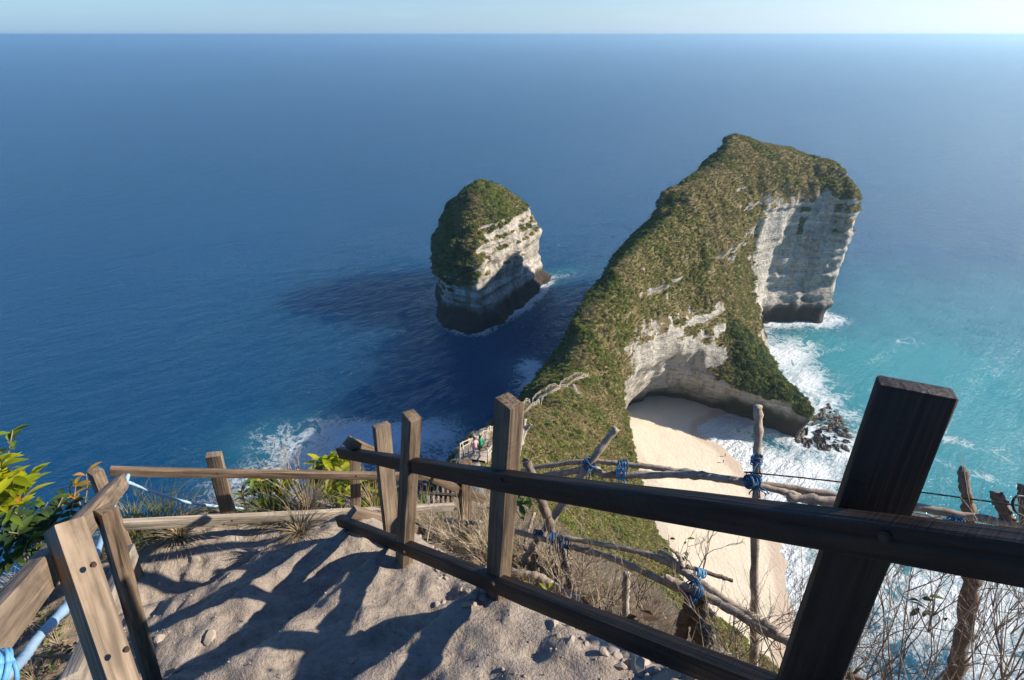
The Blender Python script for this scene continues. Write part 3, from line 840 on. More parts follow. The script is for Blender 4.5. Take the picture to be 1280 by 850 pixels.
# ------------------------------------------------------------------ left timber fence
t = empty('timber_fence', gpt(-1.0, 0.95), 'pale tan timber fence of thick posts with a blue hose, left of the dirt stair', 'fence')
LS = Vector((0.86, -0.50, 0))
vpost(79, 655, 1.36, 150, 866, 0.066, t, M_TAN, LS, thick=0.062, t1=1.30)
vpost(133, 636, 1.95, 188, 836, 0.050, t, M_MID, LS, thick=0.05, t1=2.3)
vpost(120, 588, 3.10, 172, 724, 0.065, t, M_TAN, LS, thick=0.06, t1=3.5)
beam('rail', at(-110, 908, 0.70), at(152, 602, 2.9), 0.04, 0.075, FN, t, M_TAN)
beam('rail', at(90, 862, 1.55), at(166, 690, 3.25), 0.045, 0.085, FN, t, M_GREY)
bolt(t, at(117, 706, 1.315), Vector((.8, -.4, 0.1))); bolt(t, at(158, 812, 1.27), Vector((.8, -.4, 0.1)))
lashing(-6, 840, 0.80, 0.027, t, M_ROPEP, 8, (0.5, 0.6, -0.5), 0.03, 2)

# ------------------------------------------------------------------ front fence across the landing
t = empty('landing_fence', gpt(-1.7, 2.9), 'low timber fence of two thin rails and two posts across the end of the landing', 'fence')
FS = Vector((0.96, 0.28, 0))
vpost(266, 568, 3.62, 292, 668, 0.088, t, M_TAN, FS, thick=0.05, t1=4.05)
vpost(443, 552, 3.95, 444, 645, 0.072, t, M_TAN, FS, thick=0.05)
beam('rail', at(137, 589, 3.25), at(530, 596, 4.2), 0.036, 0.050, Vector((-.3, .95, 0)), t, M_MID)
beam('rail', at(152, 656, 3.30), at(566, 634, 4.75), 0.036, 0.066, Vector((-.3, .95, 0)), t, M_GREY)
for px, py, tt in ((272, 592, 3.50), (445, 595, 3.90), (290, 651, 3.68), (444, 640, 4.1)):
    bolt(t, at(px, py, tt * 0.985), Vector((0.3, -0.95, 0)))

# ------------------------------------------------------------------ second flight: rails that turn right behind the handrail
t = empty('lower_handrail', gpt(-0.55, 3.2), 'tan timber handrail turning right and down behind the dark handrail', 'handrail')
SD = Vector((0.8, 0.6, 0))
vpost(477, 530, 2.95, 494, 694, 0.085, t, M_TAN, SD, thick=0.045, t1=3.25)
vpost(581, 576, 3.9, 579, 692, 0.085, t, M_MID, SD, thick=0.06)
beam('rail', at(434, 553, 3.0), at(604, 624, 4.3), 0.045, 0.055, Vector((-.6, .8, 0)), t, M_MID)
beam('rail', at(440, 641, 3.3), at(566, 674, 4.0), 0.05, 0.075, Vector((-.6, .8, 0)), t, M_TAN)
bolt(t, at(576, 611, 3.8), Vector((0.3, -0.95, 0)))
for lab, a, b in (('brown log edging the lower step, nearest the dark handrail', (519, 670, 3.75), (566, 692, 3.9)), ('pale log edging the lower step, behind the brown one', (521, 658, 4.0), (572, 684, 4.2))):
    o = stick('step_log', [a, ((a[0] + b[0]) / 2, (a[1] + b[1]) / 2 - 1, (a[2] + b[2]) / 2), b], 0.022, None, M_BRANCH if 'brown' in lab else M_BRANCHL, loc=at(*a))
    tag(o, lab, 'log', 'logs edging the lower step')
# picket railing one flight further down
t = empty('picket_railing', hit(545, 645), 'small dark picket railing far down the stair, behind the lower handrail', 'railing')
for k in range(7):
    x = 527 + k * 6.2
    beam('picket', at(x + random.uniform(-1, 1), 640 + k * 1.0, 8.6 + 0.2 * k), at(x - 1 + random.uniform(-1, 1), 603 + (k % 3) * 2, 8.3 + 0.2 * k), 0.045, 0.03, Vector((1, 0, 0)), t, M_MID if k % 2 else M_DARK)
beam('rail', at(522, 616, 8.3), at(572, 619, 9.6), 0.04, 0.06, Vector((0, 1, 0)), t, M_DARK)
beam('rail', at(522, 632, 8.4), at(572, 637, 9.7), 0.04, 0.05, Vector((0, 1, 0)), t, M_DARK)

# ------------------------------------------------------------------ branch fence on the cliff side
t = empty('branch_fence', hit(783, 780), 'rough fence of crooked branches lashed with blue rope along the cliff edge', 'fence')
J = Vector
stick('post', [(948, 508, 2.72), (946, 600, 2.8), (943, 730, 2.95), (942, 870, 3.2)], [0.021, 0.024, 0.025, 0.028], t, M_BRANCH)
stick('post', [(770, 536, 3.0), (738, 578, 3.05), (690, 650, 3.12), (642, 722, 3.2)], [0.022, 0.022, 0.024, 0.025], t, M_BRANCH)
stick('post', [(657, 575, 2.95), (668, 600, 2.95), (682, 640, 3.0), (702, 695, 3.1), (722, 750, 3.2)], [0.022, 0.030, 0.030, 0.028, 0.026], t, M_BRANCHD, knob=0.2)
stick('post', [(656, 524, 3.5), (650, 552, 3.5), (642, 592, 3.5), (636, 640, 3.6)], [0.014, 0.022, 0.022, 0.024], t, M_BRANCHL)
stick('post', [(664, 530, 3.48), (656, 540, 3.5), (651, 556, 3.5)], [0.009, 0.013, 0.018], t, M_BRANCHL)
stick('post', [(783, 716, 3.1), (782, 750, 3.15), (782, 790, 3.25)], 0.023, t, M_BRANCHL)
stick('post', [(868, 738, 2.66), (856, 775, 2.75), (846, 812, 2.9)], [0.034, 0.036, 0.036], t, M_BRANCHD, knob=0.1)
stick('post', [(880, 742, 2.62), (870, 770, 2.7), (878, 795, 2.75), (868, 830, 2.9)], [0.036, 0.042, 0.046, 0.048], t, M_BRANCHD, knob=0.3)
stick('post', [(1203, 586, 2.45), (1208, 620, 2.45), (1216, 680, 2.5), (1214, 735, 2.55), (1190, 862, 2.8)], [0.022, 0.025, 0.034, 0.038, 0.044], t, M_BRANCHD, knob=0.16)
stick('post', [(1244, 616, 2.35), (1256, 640, 2.35), (1272, 668, 2.4)], [0.026, 0.027, 0.026], t, M_BRANCHD)
stick('post', [(1279, 606, 2.3), (1281, 640, 2.3), (1284, 690, 2.4)], 0.022, t, M_BRANCHD)
stick('rail', [(652, 588, 3.25), (725, 577, 3.1), (780, 580, 3.0), (850, 589, 2.9), (940, 603, 2.75), (1060, 622, 2.6), (1180, 640, 2.45), (1300, 662, 2.3)], [0.014, 0.014, 0.016, 0.018, 0.02, 0.02, 0.02, 0.02], t, M_BRANCH)
stick('rail', [(668, 598, 3.2), (738, 586, 3.05), (760, 594, 2.98), (860, 594, 2.86), (940, 606, 2.72), (1000, 620, 2.65)], [0.019, 0.02, 0.021, 0.02, 0.019, 0.016], t, M_BRANCH)
stick('rail', [(984, 622, 2.58), (1060, 630, 2.5), (1150, 648, 2.38), (1220, 664, 2.28), (1310, 686, 2.15)], [0.022, 0.026, 0.026, 0.024, 0.024], t, M_BRANCH)
stick('rail', [(630, 660, 3.15), (700, 680, 3.0), (770, 700, 2.85), (850, 738, 2.68), (893, 770, 2.6)], [0.016, 0.017, 0.017, 0.018, 0.016], t, M_BRANCH)
stick('rail', [(700, 671, 2.98), (790, 688, 2.82), (838, 704, 2.72), (872, 727, 2.62), (930, 766, 2.46), (972, 790, 2.36)], [0.014, 0.017, 0.021, 0.022, 0.024, 0.026], t, M_BRANCH)
stick('rail', [(831, 722, 2.62), (880, 744, 2.55), (960, 789, 2.38), (1040, 832, 2.25), (1110, 870, 2.15)], [0.022, 0.023, 0.024, 0.024, 0.022], t, M_BRANCH)
stick('stub', [(823, 689, 2.74), (835, 696, 2.72), (850, 709, 2.68)], [0.010, 0.014, 0.018], t, M_BRANCH)
stick('stub', [(838, 686, 2.7), (848, 694, 2.69), (853, 708, 2.67)], [0.007, 0.012, 0.016], t, M_BRANCH)
stick('stub', [(858, 708, 2.72), (885, 716, 2.7), (916, 726, 2.66)], [0.012, 0.012, 0.010], t, M_BRANCHD)
for px, py, tt, r, ax, m in ((736, 580, 3.02, 0.034, (0.6, 0, 0.8), None), (778, 581, 2.96, 0.027, (1, 0, 0), None), (776, 592, 2.94, 0.030, (1, 0, 0), M_ROPEP), (941, 600, 2.72, 0.040, (0, 0.1, 1), None),
                             (946, 575, 2.74, 0.026, (0, 0.1, 1), None), (940, 602, 2.70, 0.034, (1, 0.1, 0), None), (690, 672, 3.0, 0.026, (1, 0, -.3), None), (706, 678, 2.97, 0.03, (1, 0, -.3), None),
                             (868, 738, 2.56, 0.040, (0.9, 0.2, -.6), None), (874, 716, 2.60, 0.022, (0.9, 0.2, -.6), M_ROPEP), (1196, 656, 2.32, 0.034, (1, 0, -.2), None), (1253, 672, 2.24, 0.03, (1, 0, -.2), None), (672, 667, 3.08, 0.022, (1, 0, -.3), None)):
    lashing(px, py, tt, r, t, m, 7, ax, 0.05, 3)
o = stick('black_cable', [(930, 590, 2.70), (1010, 598, 2.6), (1120, 611, 2.45), (1230, 626, 2.3), (1290, 634, 2.25)], 0.0042, None, M_CABLE, 0.0, 6, 0.0, loc=at(930, 590, 2.7))
tag(o, 'thin black cable strung above the branch fence towards the right edge', 'cable')
o = stick('cable_loop', [(1284, 622, 2.24), (1272, 620, 2.23), (1266, 628, 2.23), (1270, 640, 2.24), (1284, 647, 2.26)], 0.0055, None, M_CABLE, 0.0, 6, 0.0, loc=at(1284, 622, 2.24))
tag(o, 'curled loop of thick black cable at the right end of the branch fence', 'cable')
# blue hose along the left fence and the landing
o = stick('blue_hose', [(-30, 880, 0.95), (10, 842, 1.1), (30, 822, 1.22), (48, 797, 1.32), (84, 757, 1.55), (112, 716, 1.85), (126, 676, 2.2), (140, 634, 2.7), (154, 612, 3.1), (160, 594, 3.25)], 0.0135, None, M_HOSE, 0.0, 10, 0.0, loc=at(84, 757, 1.55))
tag(o, 'thick pale blue hose hanging along the left timber fence', 'hose')
o = stick('water_pipe', [(160, 603, 3.3), (190, 614, 3.5), (235, 628, 3.8), (285, 634, 4.1), (332, 637, 4.3)], 0.0105, None, M_HOSE, 0.0, 10, 0.0, loc=at(160, 603, 3.3))
tag(o, 'thin pale blue pipe crossing behind the front landing fence', 'pipe')
for lab, pp, r, m in (('thick grey branch lying on the dry slope under the branch fence', [(640, 716, 3.0), (672, 722, 2.95), (700, 738, 2.9), (727, 757, 2.85)], 0.028, M_BRANCH),
                      ('half buried log behind the lower dark rail', [(800, 812, 2.0), (840, 828, 1.95), (890, 856, 1.85)], 0.03, M_BRANCHL),
                      ('grey stub branch beside the lower handrail, upper of two', [(557, 650, 4.2), (580, 652, 4.1), (601, 654, 4.0)], 0.02, M_BRANCHL),
                      ('grey stub branch beside the lower handrail, lower of two', [(560, 661, 4.1), (578, 663, 4.0), (598, 666, 3.9)], 0.022, M_BRANCHL),
                      ('thin pale stick leaning in the brush below the dark rail', [(668, 640, 3.6), (655, 690, 3.5), (676, 712, 3.4)], 0.012, M_BRANCH),
                      ('slim brown branch leaning between the branch fence rails', [(655, 683, 3.4), (672, 708, 3.3), (695, 745, 3.2)], 0.016, M_BRANCHD)):
    o = stick('fallen_branch', pp, r, None, m, loc=at(*pp[0])); tag(o, lab, 'branch', 'loose branches beside the stair')
#@@VEG
# ------------------------------------------------------------------ leaf materials
def m_leaf(name, a, b, trans=0.35, rough=0.6, scale=1.7):
    m = bpy.data.materials.new(name); m.use_nodes = True
    nt = m.node_tree; nt.nodes.remove(nt.nodes['Principled BSDF'])
    oi = nt.nodes.new('ShaderNodeObjectInfo'); ge = nt.nodes.new('ShaderNodeNewGeometry')
    no = nt.nodes.new('ShaderNodeTexNoise'); no.inputs['Scale'].default_value = scale; no.inputs['Detail'].default_value = 3
    nt.links.new(ge.outputs['Position'], no.inputs['Vector'])
    ad = nt.nodes.new('ShaderNodeMath'); ad.operation = 'ADD'
    ml = nt.nodes.new('ShaderNodeMath'); ml.operation = 'MULTIPLY_ADD'; ml.inputs[1].default_value = 0.55; ml.inputs[2].default_value = -0.28
    nt.links.new(oi.outputs['Random'], ml.inputs[0])
    nt.links.new(no.outputs['Fac'], ad.inputs[0]); nt.links.new(ml.outputs[0], ad.inputs[1])
    cr = nt.nodes.new('ShaderNodeValToRGB'); nt.links.new(ad.outputs[0], cr.inputs[0])
    cr.color_ramp.elements[0].position = 0.25; cr.color_ramp.elements[0].color = (*a, 1)
    cr.color_ramp.elements[1].position = 0.75; cr.color_ramp.elements[1].color = (*b, 1)
    pb = nt.nodes.new('ShaderNodeBsdfPrincipled'); pb.inputs['Roughness'].default_value = rough; pb.inputs['Specular IOR Level'].default_value = 0.2
    tr = nt.nodes.new('ShaderNodeBsdfTranslucent'); mx = nt.nodes.new('ShaderNodeMixShader'); mx.inputs[0].default_value = trans
    nt.links.new(cr.outputs[0], pb.inputs['Base Color']); nt.links.new(cr.outputs[0], tr.inputs[0])
    nt.links.new(pb.outputs[0], mx.inputs[1]); nt.links.new(tr.outputs[0], mx.inputs[2])
    nt.links.new(mx.outputs[0], nt.nodes['Material Output'].inputs[0])
    return m
ML_OLIVE = m_leaf('olive_scrub', (0.17, 0.162, 0.052), (0.33, 0.295, 0.105), 0.35)
ML_TAN = m_leaf('dry_grass_scrub', (0.20, 0.16, 0.072), (0.33, 0.265, 0.13), 0.35)
ML_GREEN = m_leaf('green_scrub', (0.10, 0.13, 0.028), (0.23, 0.26, 0.06), 0.38)
ML_LIME = m_leaf('bright_green_scrub', (0.13, 0.18, 0.025), (0.26, 0.30, 0.05), 0.4)
ML_DEEP = m_leaf('dark_green_leaf', (0.025, 0.050, 0.014), (0.08, 0.125, 0.03), 0.3)
ML_DRY = m_leaf('dead_leaf', (0.10, 0.065, 0.04), (0.27, 0.19, 0.12), 0.2)
ML_STRAW = m_leaf('straw', (0.24, 0.18, 0.105), (0.48, 0.39, 0.26), 0.25, 0.7, 20)
ML_YEL = m_leaf('yellow_green_leaf', (0.22, 0.28, 0.012), (0.50, 0.48, 0.02), 0.5, 0.45, 9)
ML_FRESH = m_leaf('fresh_green_leaf', (0.045, 0.10, 0.014), (0.15, 0.22, 0.03), 0.4, 0.45, 9)
ML_ORANGE = m_leaf('orange_leaf', (0.40, 0.20, 0.03), (0.55, 0.36, 0.05), 0.4, 0.5, 9)

# ------------------------------------------------------------------ scrub scattered over the land (mass vegetation)
def blade_clump(n, rad, h, size, seed, flat=False):
    r = random.Random(seed); V_, F_ = [], []
    for _ in range(n):
        an = r.uniform(0, 6.283); q = math.sqrt(r.random()) * rad
        z = r.random() ** 0.7 * h * math.sqrt(max(0.05, 1 - (q / rad) ** 2))
        c = Vector((math.cos(an) * q, math.sin(an) * q, z))
        nrm = (Vector((r.uniform(-1, 1), r.uniform(-1, 1), r.uniform(-0.2, 1.2))) + c * 0.8).normalized()
        a = nrm.orthogonal().normalized(); b = nrm.cross(a)
        rot = r.uniform(0, 6.283); a, b = a * math.cos(rot) + b * math.sin(rot), b * math.cos(rot) - a * math.sin(rot)
        s = size * r.uniform(0.6, 1.5)
        n0 = len(V_)
        V_ += [c - a * s, c + b * s * 0.45 + nrm * s * 0.15, c + a * s, c - b * s * 0.45 + nrm * s * 0.15]
        F_ += [(n0, n0 + 1, n0 + 2, n0 + 3)]
    return V_, F_
def grass_clump(n, h, seed, spread=0.5, wid=0.012):
    r = random.Random(seed); V_, F_ = [], []
    for _ in range(n):
        an = r.uniform(0, 6.283); q = r.random() * 0.25 * h
        p = Vector((math.cos(an) * q, math.sin(an) * q, 0)); an += r.uniform(-.8, .8)
        d = Vector((math.cos(an), math.sin(an), 0)); side = Vector((-math.sin(an), math.cos(an), 0))
        L = h * r.uniform(0.5, 1.15); sp = spread * r.uniform(0.2, 1.4); n0 = len(V_)
        for k in range(4):
            u = k / 3; c = p + d * (sp * L * u * u) + Vector((0, 0, L * (u - 0.35 * sp * u * u)))
            w_ = wid * (1 - u * 0.85)
            V_ += [c - side * w_, c + side * w_]
        for k in range(3): F_.append((n0 + 2 * k, n0 + 2 * k + 1, n0 + 2 * k + 3, n0 + 2 * k + 2))
    return V_, F_
# footpath traces along the ridge (on the ground that is there)
def trace(px, jump=32):
    out = []
    for (x0, y0), (x1, y1) in zip(px[:-1], px[1:]):
        m = max(2, int(math.hypot(x1 - x0, y1 - y0) / 5))
        for k in range(m):
            p = hit(x0 + (x1 - x0) * k / m, y0 + (y1 - y0) * k / m)
            if p is not None: out.append(p)
    A = np.array([tuple(p) for p in out])
    keep = [0]
    for i in range(1, len(A)):
        if np.linalg.norm(A[i] - A[keep[-1]]) < jump and A[i][1] > A[keep[-1]][1] - 6: keep.append(i)
    A = A[keep]
    L = np.concatenate([[0], np.cumsum(np.linalg.norm(np.diff(A, axis=0), axis=1))])
    q = np.arange(0, L[-1], 1.5)
    A = np.stack([np.interp(q, L, A[:, k]) for k in range(3)], 1)
    for _ in range(4): A[1:-1] = 0.25 * A[:-2] + 0.5 * A[1:-1] + 0.25 * A[2:]
    A[:, 2] = surf_z(A[:, 0], A[:, 1])
    for _ in range(3): A[1:-1, 2] = 0.25 * A[:-2, 2] + 0.5 * A[1:-1, 2] + 0.25 * A[2:, 2]
    return A
def surf_z(x, y):
    i = np.clip(np.round((x - GO[0]) / CELL).astype(int), 0, GN[0] - 1); j = np.clip(np.round((y - GO[1]) / CELL).astype(int), 0, GN[1] - 1)
    return np.maximum(np.where(y > 16, HMAP[i, j] + 0.3, -10), np.where(y < 60, ground_rel(x, y) + CAMZ, -10))
RIDGE_TR = trace([(592, 578), (606, 566), (618, 552), (634, 534), (655, 512), (676, 497), (700, 483), (722, 473), (737, 466)])
FLANK_TR = trace([(716, 480), (726, 500), (733, 522), (742, 545), (746, 570), (744, 592)])
def near_path(P_, lim):
    d = np.full(len(P_), 1e9)
    for A in (RIDGE_TR, FLANK_TR[::1]):
        for q in A: d = np.minimum(d, np.linalg.norm((P_ - q) * np.array((1, 1, 0.5)), axis=1))
    return d < lim
VARC = bpy.data.collections.new('scrub_kinds')        # source meshes, not part of the scene
def variant(coll, name, geo, mat):
    me = bpy.data.meshes.new(name); me.from_pydata([tuple(v) for v in geo[0]], [], geo[1]); me.materials.append(mat); me.update()
    o = bpy.data.objects.new(name, me); coll.objects.link(o); return o
def scatter(name, P, scl, rot, pick, coll):
    me = bpy.data.meshes.new(name)
    me.vertices.add(len(P)); me.vertices.foreach_set('co', np.ascontiguousarray(P, np.float32).ravel())
    for an, ty, av in (('scl', 'FLOAT', np.asarray(scl, np.float32)), ('rot', 'FLOAT', np.asarray(rot, np.float32)), ('pick', 'INT', np.asarray(pick, np.int32))):
        a = me.attributes.new(an, ty, 'POINT'); a.data.foreach_set('value', av)
    o = bpy.data.objects.new(name, me); COL.objects.link(o)
    ng = bpy.data.node_groups.new(name, 'GeometryNodeTree')
    ng.interface.new_socket('Geometry', in_out='INPUT', socket_type='NodeSocketGeometry')
    ng.interface.new_socket('Geometry', in_out='OUTPUT', socket_type='NodeSocketGeometry')
    N_ = ng.nodes; gi, go = N_.new('NodeGroupInput'), N_.new('NodeGroupOutput')
    ci = N_.new('GeometryNodeCollectionInfo'); ci.inputs['Collection'].default_value = coll
    ci.inputs['Separate Children'].default_value = True; ci.inputs['Reset Children'].default_value = True
    ip = N_.new('GeometryNodeInstanceOnPoints'); ip.inputs['Pick Instance'].default_value = True
    def named(nm, ty):
        nd = N_.new('GeometryNodeInputNamedAttribute'); nd.data_type = ty; nd.inputs['Name'].default_value = nm; return nd.outputs['Attribute']
    cx = N_.new('ShaderNodeCombineXYZ')
    L_ = ng.links.new
    L_(named('rot', 'FLOAT'), cx.inputs[2])
    L_(gi.outputs[0], ip.inputs['Points']); L_(ci.outputs[0], ip.inputs['Instance']); L_(named('pick', 'INT'), ip.inputs['Instance Index'])
    L_(cx.outputs[0], ip.inputs['Rotation']); L_(named('scl', 'FLOAT'), ip.inputs['Scale'])
    L_(ip.outputs[0], go.inputs[0])
    md = o.modifiers.new('scatter', 'NODES'); md.node_group = ng
    tag(o, kind='stuff')
    return o
# kinds sorted by name: a,b olive  c,d tan  e,f green  g lime  h deep
for nm, geo, mat in (('a', blade_clump(90, 1.0, 0.55, 0.24, 1), ML_OLIVE), ('b', blade_clump(80, 1.0, 0.45, 0.28, 2), ML_OLIVE), ('c', blade_clump(80, 1.0, 0.4, 0.25, 3), ML_TAN), ('d', grass_clump(60, 0.9, 4, 0.7, 0.05), ML_TAN),
                     ('e', blade_clump(110, 1.0, 0.7, 0.24, 5), ML_GREEN), ('f', blade_clump(100, 1.0, 0.8, 0.26, 6), ML_GREEN), ('g', blade_clump(90, 1.0, 0.8, 0.22, 7), ML_LIME), ('h', blade_clump(120, 1.0, 1.0, 0.24, 8), ML_DEEP)):
    variant(VARC, 'kind_' + nm, geo, mat)
def pick_kind(P, gfrac, n_):
    """gfrac: share of green scrub, broken into drifts"""
    drift = fbm2(P[:, 0] / 9 + P[:, 2] / 14, P[:, 1] / 9 - P[:, 2] / 11, 4, 120)
    u = rng.random(n_)
    green = (drift * 0.55 + (u - 0.5) * 0.9) > (0.5 - gfrac)
    v = rng.random(n_)
    dry = np.where(v < 0.36, 0, np.where(v < 0.62, 1, np.where(v < 0.9, 2, 3)))
    gr = np.where(v < 0.40, 4, np.where(v < 0.72, 5, np.where(v < 0.86, 6, 7)))
    return np.where(green, gr, dry)
FC = V[Q].mean(1)
FA = np.linalg.norm(np.cross(V[Q[:, 2]] - V[Q[:, 0]], V[Q[:, 3]] - V[Q[:, 1]]), axis=1) * 0.5
FG = grass[Q].mean(1); FNn = N[Q].mean(1)
sp_ = spur[Q].mean(1)
gn = fbm2(FC[:, 0] / 5 + FC[:, 2] / 4, FC[:, 1] / 5 - FC[:, 2] / 5, 4, 130)
want = sstep(0.42, 0.70, FG + 0.28 * gn) * FA * np.where(FC[:, 1] < 150, 2.4, 1.15 + 0.1 * sp_) * (FC[:, 1] > 40) * (FNn[:, 2] > -0.25)
rep_ = np.floor(want + rng.random(len(want))).astype(int)
sel = np.repeat(np.arange(len(want)), rep_)
sel = sel[~near_path(FC[sel], 1.5)]
P = FC[sel] + rng.normal(0, 0.3, (len(sel), 3)) * np.array((1, 1, 0.5)) - np.array((0, 0, 0.12))
y_ = P[:, 1]
sc = np.where(y_ < 150, rng.uniform(0.26, 0.55, len(sel)), rng.uniform(0.36, 0.85, len(sel))) * (1 + 0.5 * np.maximum(0, gn[sel]))
sc = sc * (1 + 0.9 * sp_[sel] * rng.random(len(sel)))
gfr = np.where(y_ < 150, 0.12, 0.30) + 0.55 * sp_[sel] + 0.5 * sstep(-0.1, -0.5, FNn[sel][:, 0]) * (y_ > 120)
pk = pick_kind(P, gfr, len(sel))
pk = np.where((sp_[sel] > 0.5) & (rng.random(len(sel)) < 0.45), 7, pk)
scatter('headland_scrub', P, sc, rng.uniform(0, 6.28, len(sel)), pk, VARC)
# the stack's crown
sg = SG + 0.25 * fbm2(SV[:, 0] / 4 + SV[:, 2] / 5, SV[:, 1] / 4, 3, 131)
w_ = sstep(0.5, 0.75, sg) * 0.42 * (SN[:, 2] > -0.2)
sel = np.nonzero(rng.random(len(sg)) < w_)[0]
P = SV[sel] - np.array((0, 0, 0.2))
pk = pick_kind(P, np.where(P[:, 2] > 62, 0.55, 0.6), len(sel))
scatter('stack_scrub', P, rng.uniform(0.7, 2.0, len(sel)), rng.uniform(0, 6.28, len(sel)), pk, VARC)
# the ridge slope below the viewpoint
n = 62000
px_, py_ = rng.uniform(-14, 33, n), 5.0 + 55 * rng.random(n) ** 1.5
zz = ground_rel(px_, py_)
pc = np.interp(py_, [2, 10, 20, 35, 56, 70], [-0.5, -1.4, -2.4, -3.4, -3.6, -2.0])
dxp = px_ - pc
ok = (np.abs(dxp) > 1.0) & (dxp < 11 + 0.42 * py_) & (dxp > -2 - 0.12 * py_) & (rng.random(n) < np.where(py_ < 12, 1.0, 0.75))
P = np.stack([px_, py_, zz + CAMZ - 0.03], 1)[ok]; P = P[~near_path(P, 1.3)]; y_ = P[:, 1]
sc = rng.uniform(0.6, 1.25, len(P)) * np.interp(y_, [5, 10, 25, 60], [0.13, 0.17, 0.26, 0.42])
pk = pick_kind(P, np.where(y_ < 12, 0.16, 0.2), len(P))
pk = np.where((y_ < 20) & (rng.random(len(P)) < sstep(20, 8, y_)), rng.choice([0, 2, 3, 3, 3], len(P)), pk)
scatter('slope_scrub', P, sc, rng.uniform(0, 6.28, len(P)), pk, VARC)
# dry undergrowth beside the stair
UC = bpy.data.collections.new('undergrowth_kinds')
def twig_geo(seed, L, n=4, rad=0.0028, spread=0.6, up=1.0):
    r = random.Random(seed); V_, F_ = [], []
    def grow_(p, d, L, rad, lev):
        pts = [p]; q = p
        m = 5
        for k in range(m):
            d = (d + Vector((r.uniform(-1, 1), r.uniform(-1, 1), r.uniform(-0.6, 0.8))) * 0.20).normalized()
            q = q + d * (L / m); pts.append(q)
        st = random.getstate()
        v, f = tube_geo(pts, [rad * (1 - 0.13 * k) for k in range(len(pts))], 4 if lev else 5, 0.08)
        n0 = len(V_); V_.extend(v); F_.extend([tuple(i + n0 for i in t_) for t_ in f])
        if lev < 3:
            for c in range(r.randint(2, 4) if lev < 2 else r.randint(1, 2)):
                k = r.randint(2, m)
                dd = (d + Vector((r.uniform(-1, 1), r.uniform(-1, 1), r.uniform(-0.5, 0.9))) * spread * 1.3).normalized()
                grow_(pts[k], dd, L * r.uniform(0.4, 0.72), rad * 0.60, lev + 1)
    for i in range(n):
        an = r.uniform(0, 6.283)
        d = Vector((math.cos(an) * spread, math.sin(an) * spread, up)).normalized()
        grow_(Vector((r.uniform(-1, 1) * 0.02, r.uniform(-1, 1) * 0.02, 0)), d, L * r.uniform(0.5, 0.9), rad, 0)
    return V_, F_
variant(UC, 'kind_a', twig_geo(1, 0.16, 4, 0.0022, 0.9, 0.7), M_TWIG)
variant(UC, 'kind_b', twig_geo(2, 0.20, 3, 0.0022, 0.8, 0.9), M_BRANCHL)
variant(UC, 'kind_c', grass_clump(45, 0.16, 3, 0.9, 0.0022), ML_STRAW)
variant(UC, 'kind_d', grass_clump(36, 0.22, 4, 0.7, 0.0020), ML_STRAW)
variant(UC, 'kind_e', blade_clump(26, 0.12, 0.10, 0.020, 5), ML_DRY)
variant(UC, 'kind_f', blade_clump(16, 0.10, 0.12, 0.018, 6), ML_FRESH)
variant(UC, 'kind_g', blade_clump(18, 0.13, 0.05, 0.024, 7), ML_DRY)
def brush(name, n, fx, keep, pkp, s0, s1):
    P_ = fx(n); ok = keep(P_); P_ = P_[ok]
    z = ground_rel(P_[:, 0], P_[:, 1])
    pts = np.stack([P_[:, 0], P_[:, 1], z + CAMZ - 0.01], 1)
    scatter(name, pts, rng.uniform(s0, s1, len(pts)), rng.uniform(0, 6.28, len(pts)), rng.choice(7, len(pts), p=pkp), UC)
SW = lambda P_: (-0.61 * P_[:, 0] + 0.79 * P_[:, 1], 0.79 * P_[:, 0] + 0.61 * P_[:, 1])
brush('dry_undergrowth', 26000, lambda n: np.stack([rng.uniform(-1.6, 7.5, n), rng.uniform(0.6, 11.0, n)], 1),
      lambda P_: (SW(P_)[1] > 1.28 + 0.1 * rng.normal(size=len(P_))) & ((SW(P_)[0] < 2.6) | (SW(P_)[1] > 1.7)) & (SW(P_)[1] < 8.5), [0.22, 0.12, 0.2, 0.14, 0.16, 0.10, 0.06], 0.7, 1.9)
brush('bank_litter', 900, lambda n: np.stack([rng.uniform(-3.2, -0.6, n), rng.uniform(0.6, 3.6, n)], 1),
      lambda P_: (SW(P_)[1] < -0.72) & (SW(P_)[1] > -1.9), [0.05, 0.04, 0.12, 0.08, 0.2, 0.26, 0.25], 0.5, 1.1)
brush('cliff_edge_grass', 420, lambda n: np.stack([rng.uniform(-3.6, -0.4, n), rng.uniform(2.4, 5.2, n)], 1),
      lambda P_: (SW(P_)[0] > 3.75) & (SW(P_)[0] < 4.5) & (SW(P_)[1] < 1.6), [0.10, 0.04, 0.30, 0.26, 0.08, 0.2, 0.02], 0.5, 1.0)
#@@PLANTS
# ------------------------------------------------------------------ footpath and its bamboo railings on the ridge
def ribbon(name, A, wid, dz, mat):
    V_, F_ = [], []
    for i in range(len(A)):
        d = A[min(i + 1, len(A) - 1)] - A[max(i - 1, 0)]; d[2] = 0; d = d / (np.linalg.norm(d) + 1e-9)
        sd = np.array((-d[1], d[0], 0)) * wid * 0.5 * (1 + 0.25 * rng.normal())
        for s_, z_ in ((-1, -0.5), (-1, dz), (0, dz + 0.05), (1, dz), (1, -0.5)): V_.append(A[i] + sd * s_ + np.array((0, 0, z_)))
    for i in range(len(A) - 1):
        for k in range(4): F_.append((i * 5 + k, i * 5 + k + 1, i * 5 + k + 6, i * 5 + k + 5))
    return mesh_obj(name, V_, F_, mat)
M_PATH = m_plain('trodden_path', (0.27, 0.23, 0.19), 0.95, 0.2, 0.22, 2.0)
M_GULLY = m_plain('worn_gully', (0.22, 0.18, 0.14), 0.95, 0.2, 0.3, 1.5)
tag(ribbon('ridge_path', RIDGE_TR, 1.5, 0.22, M_PATH), kind='structure')
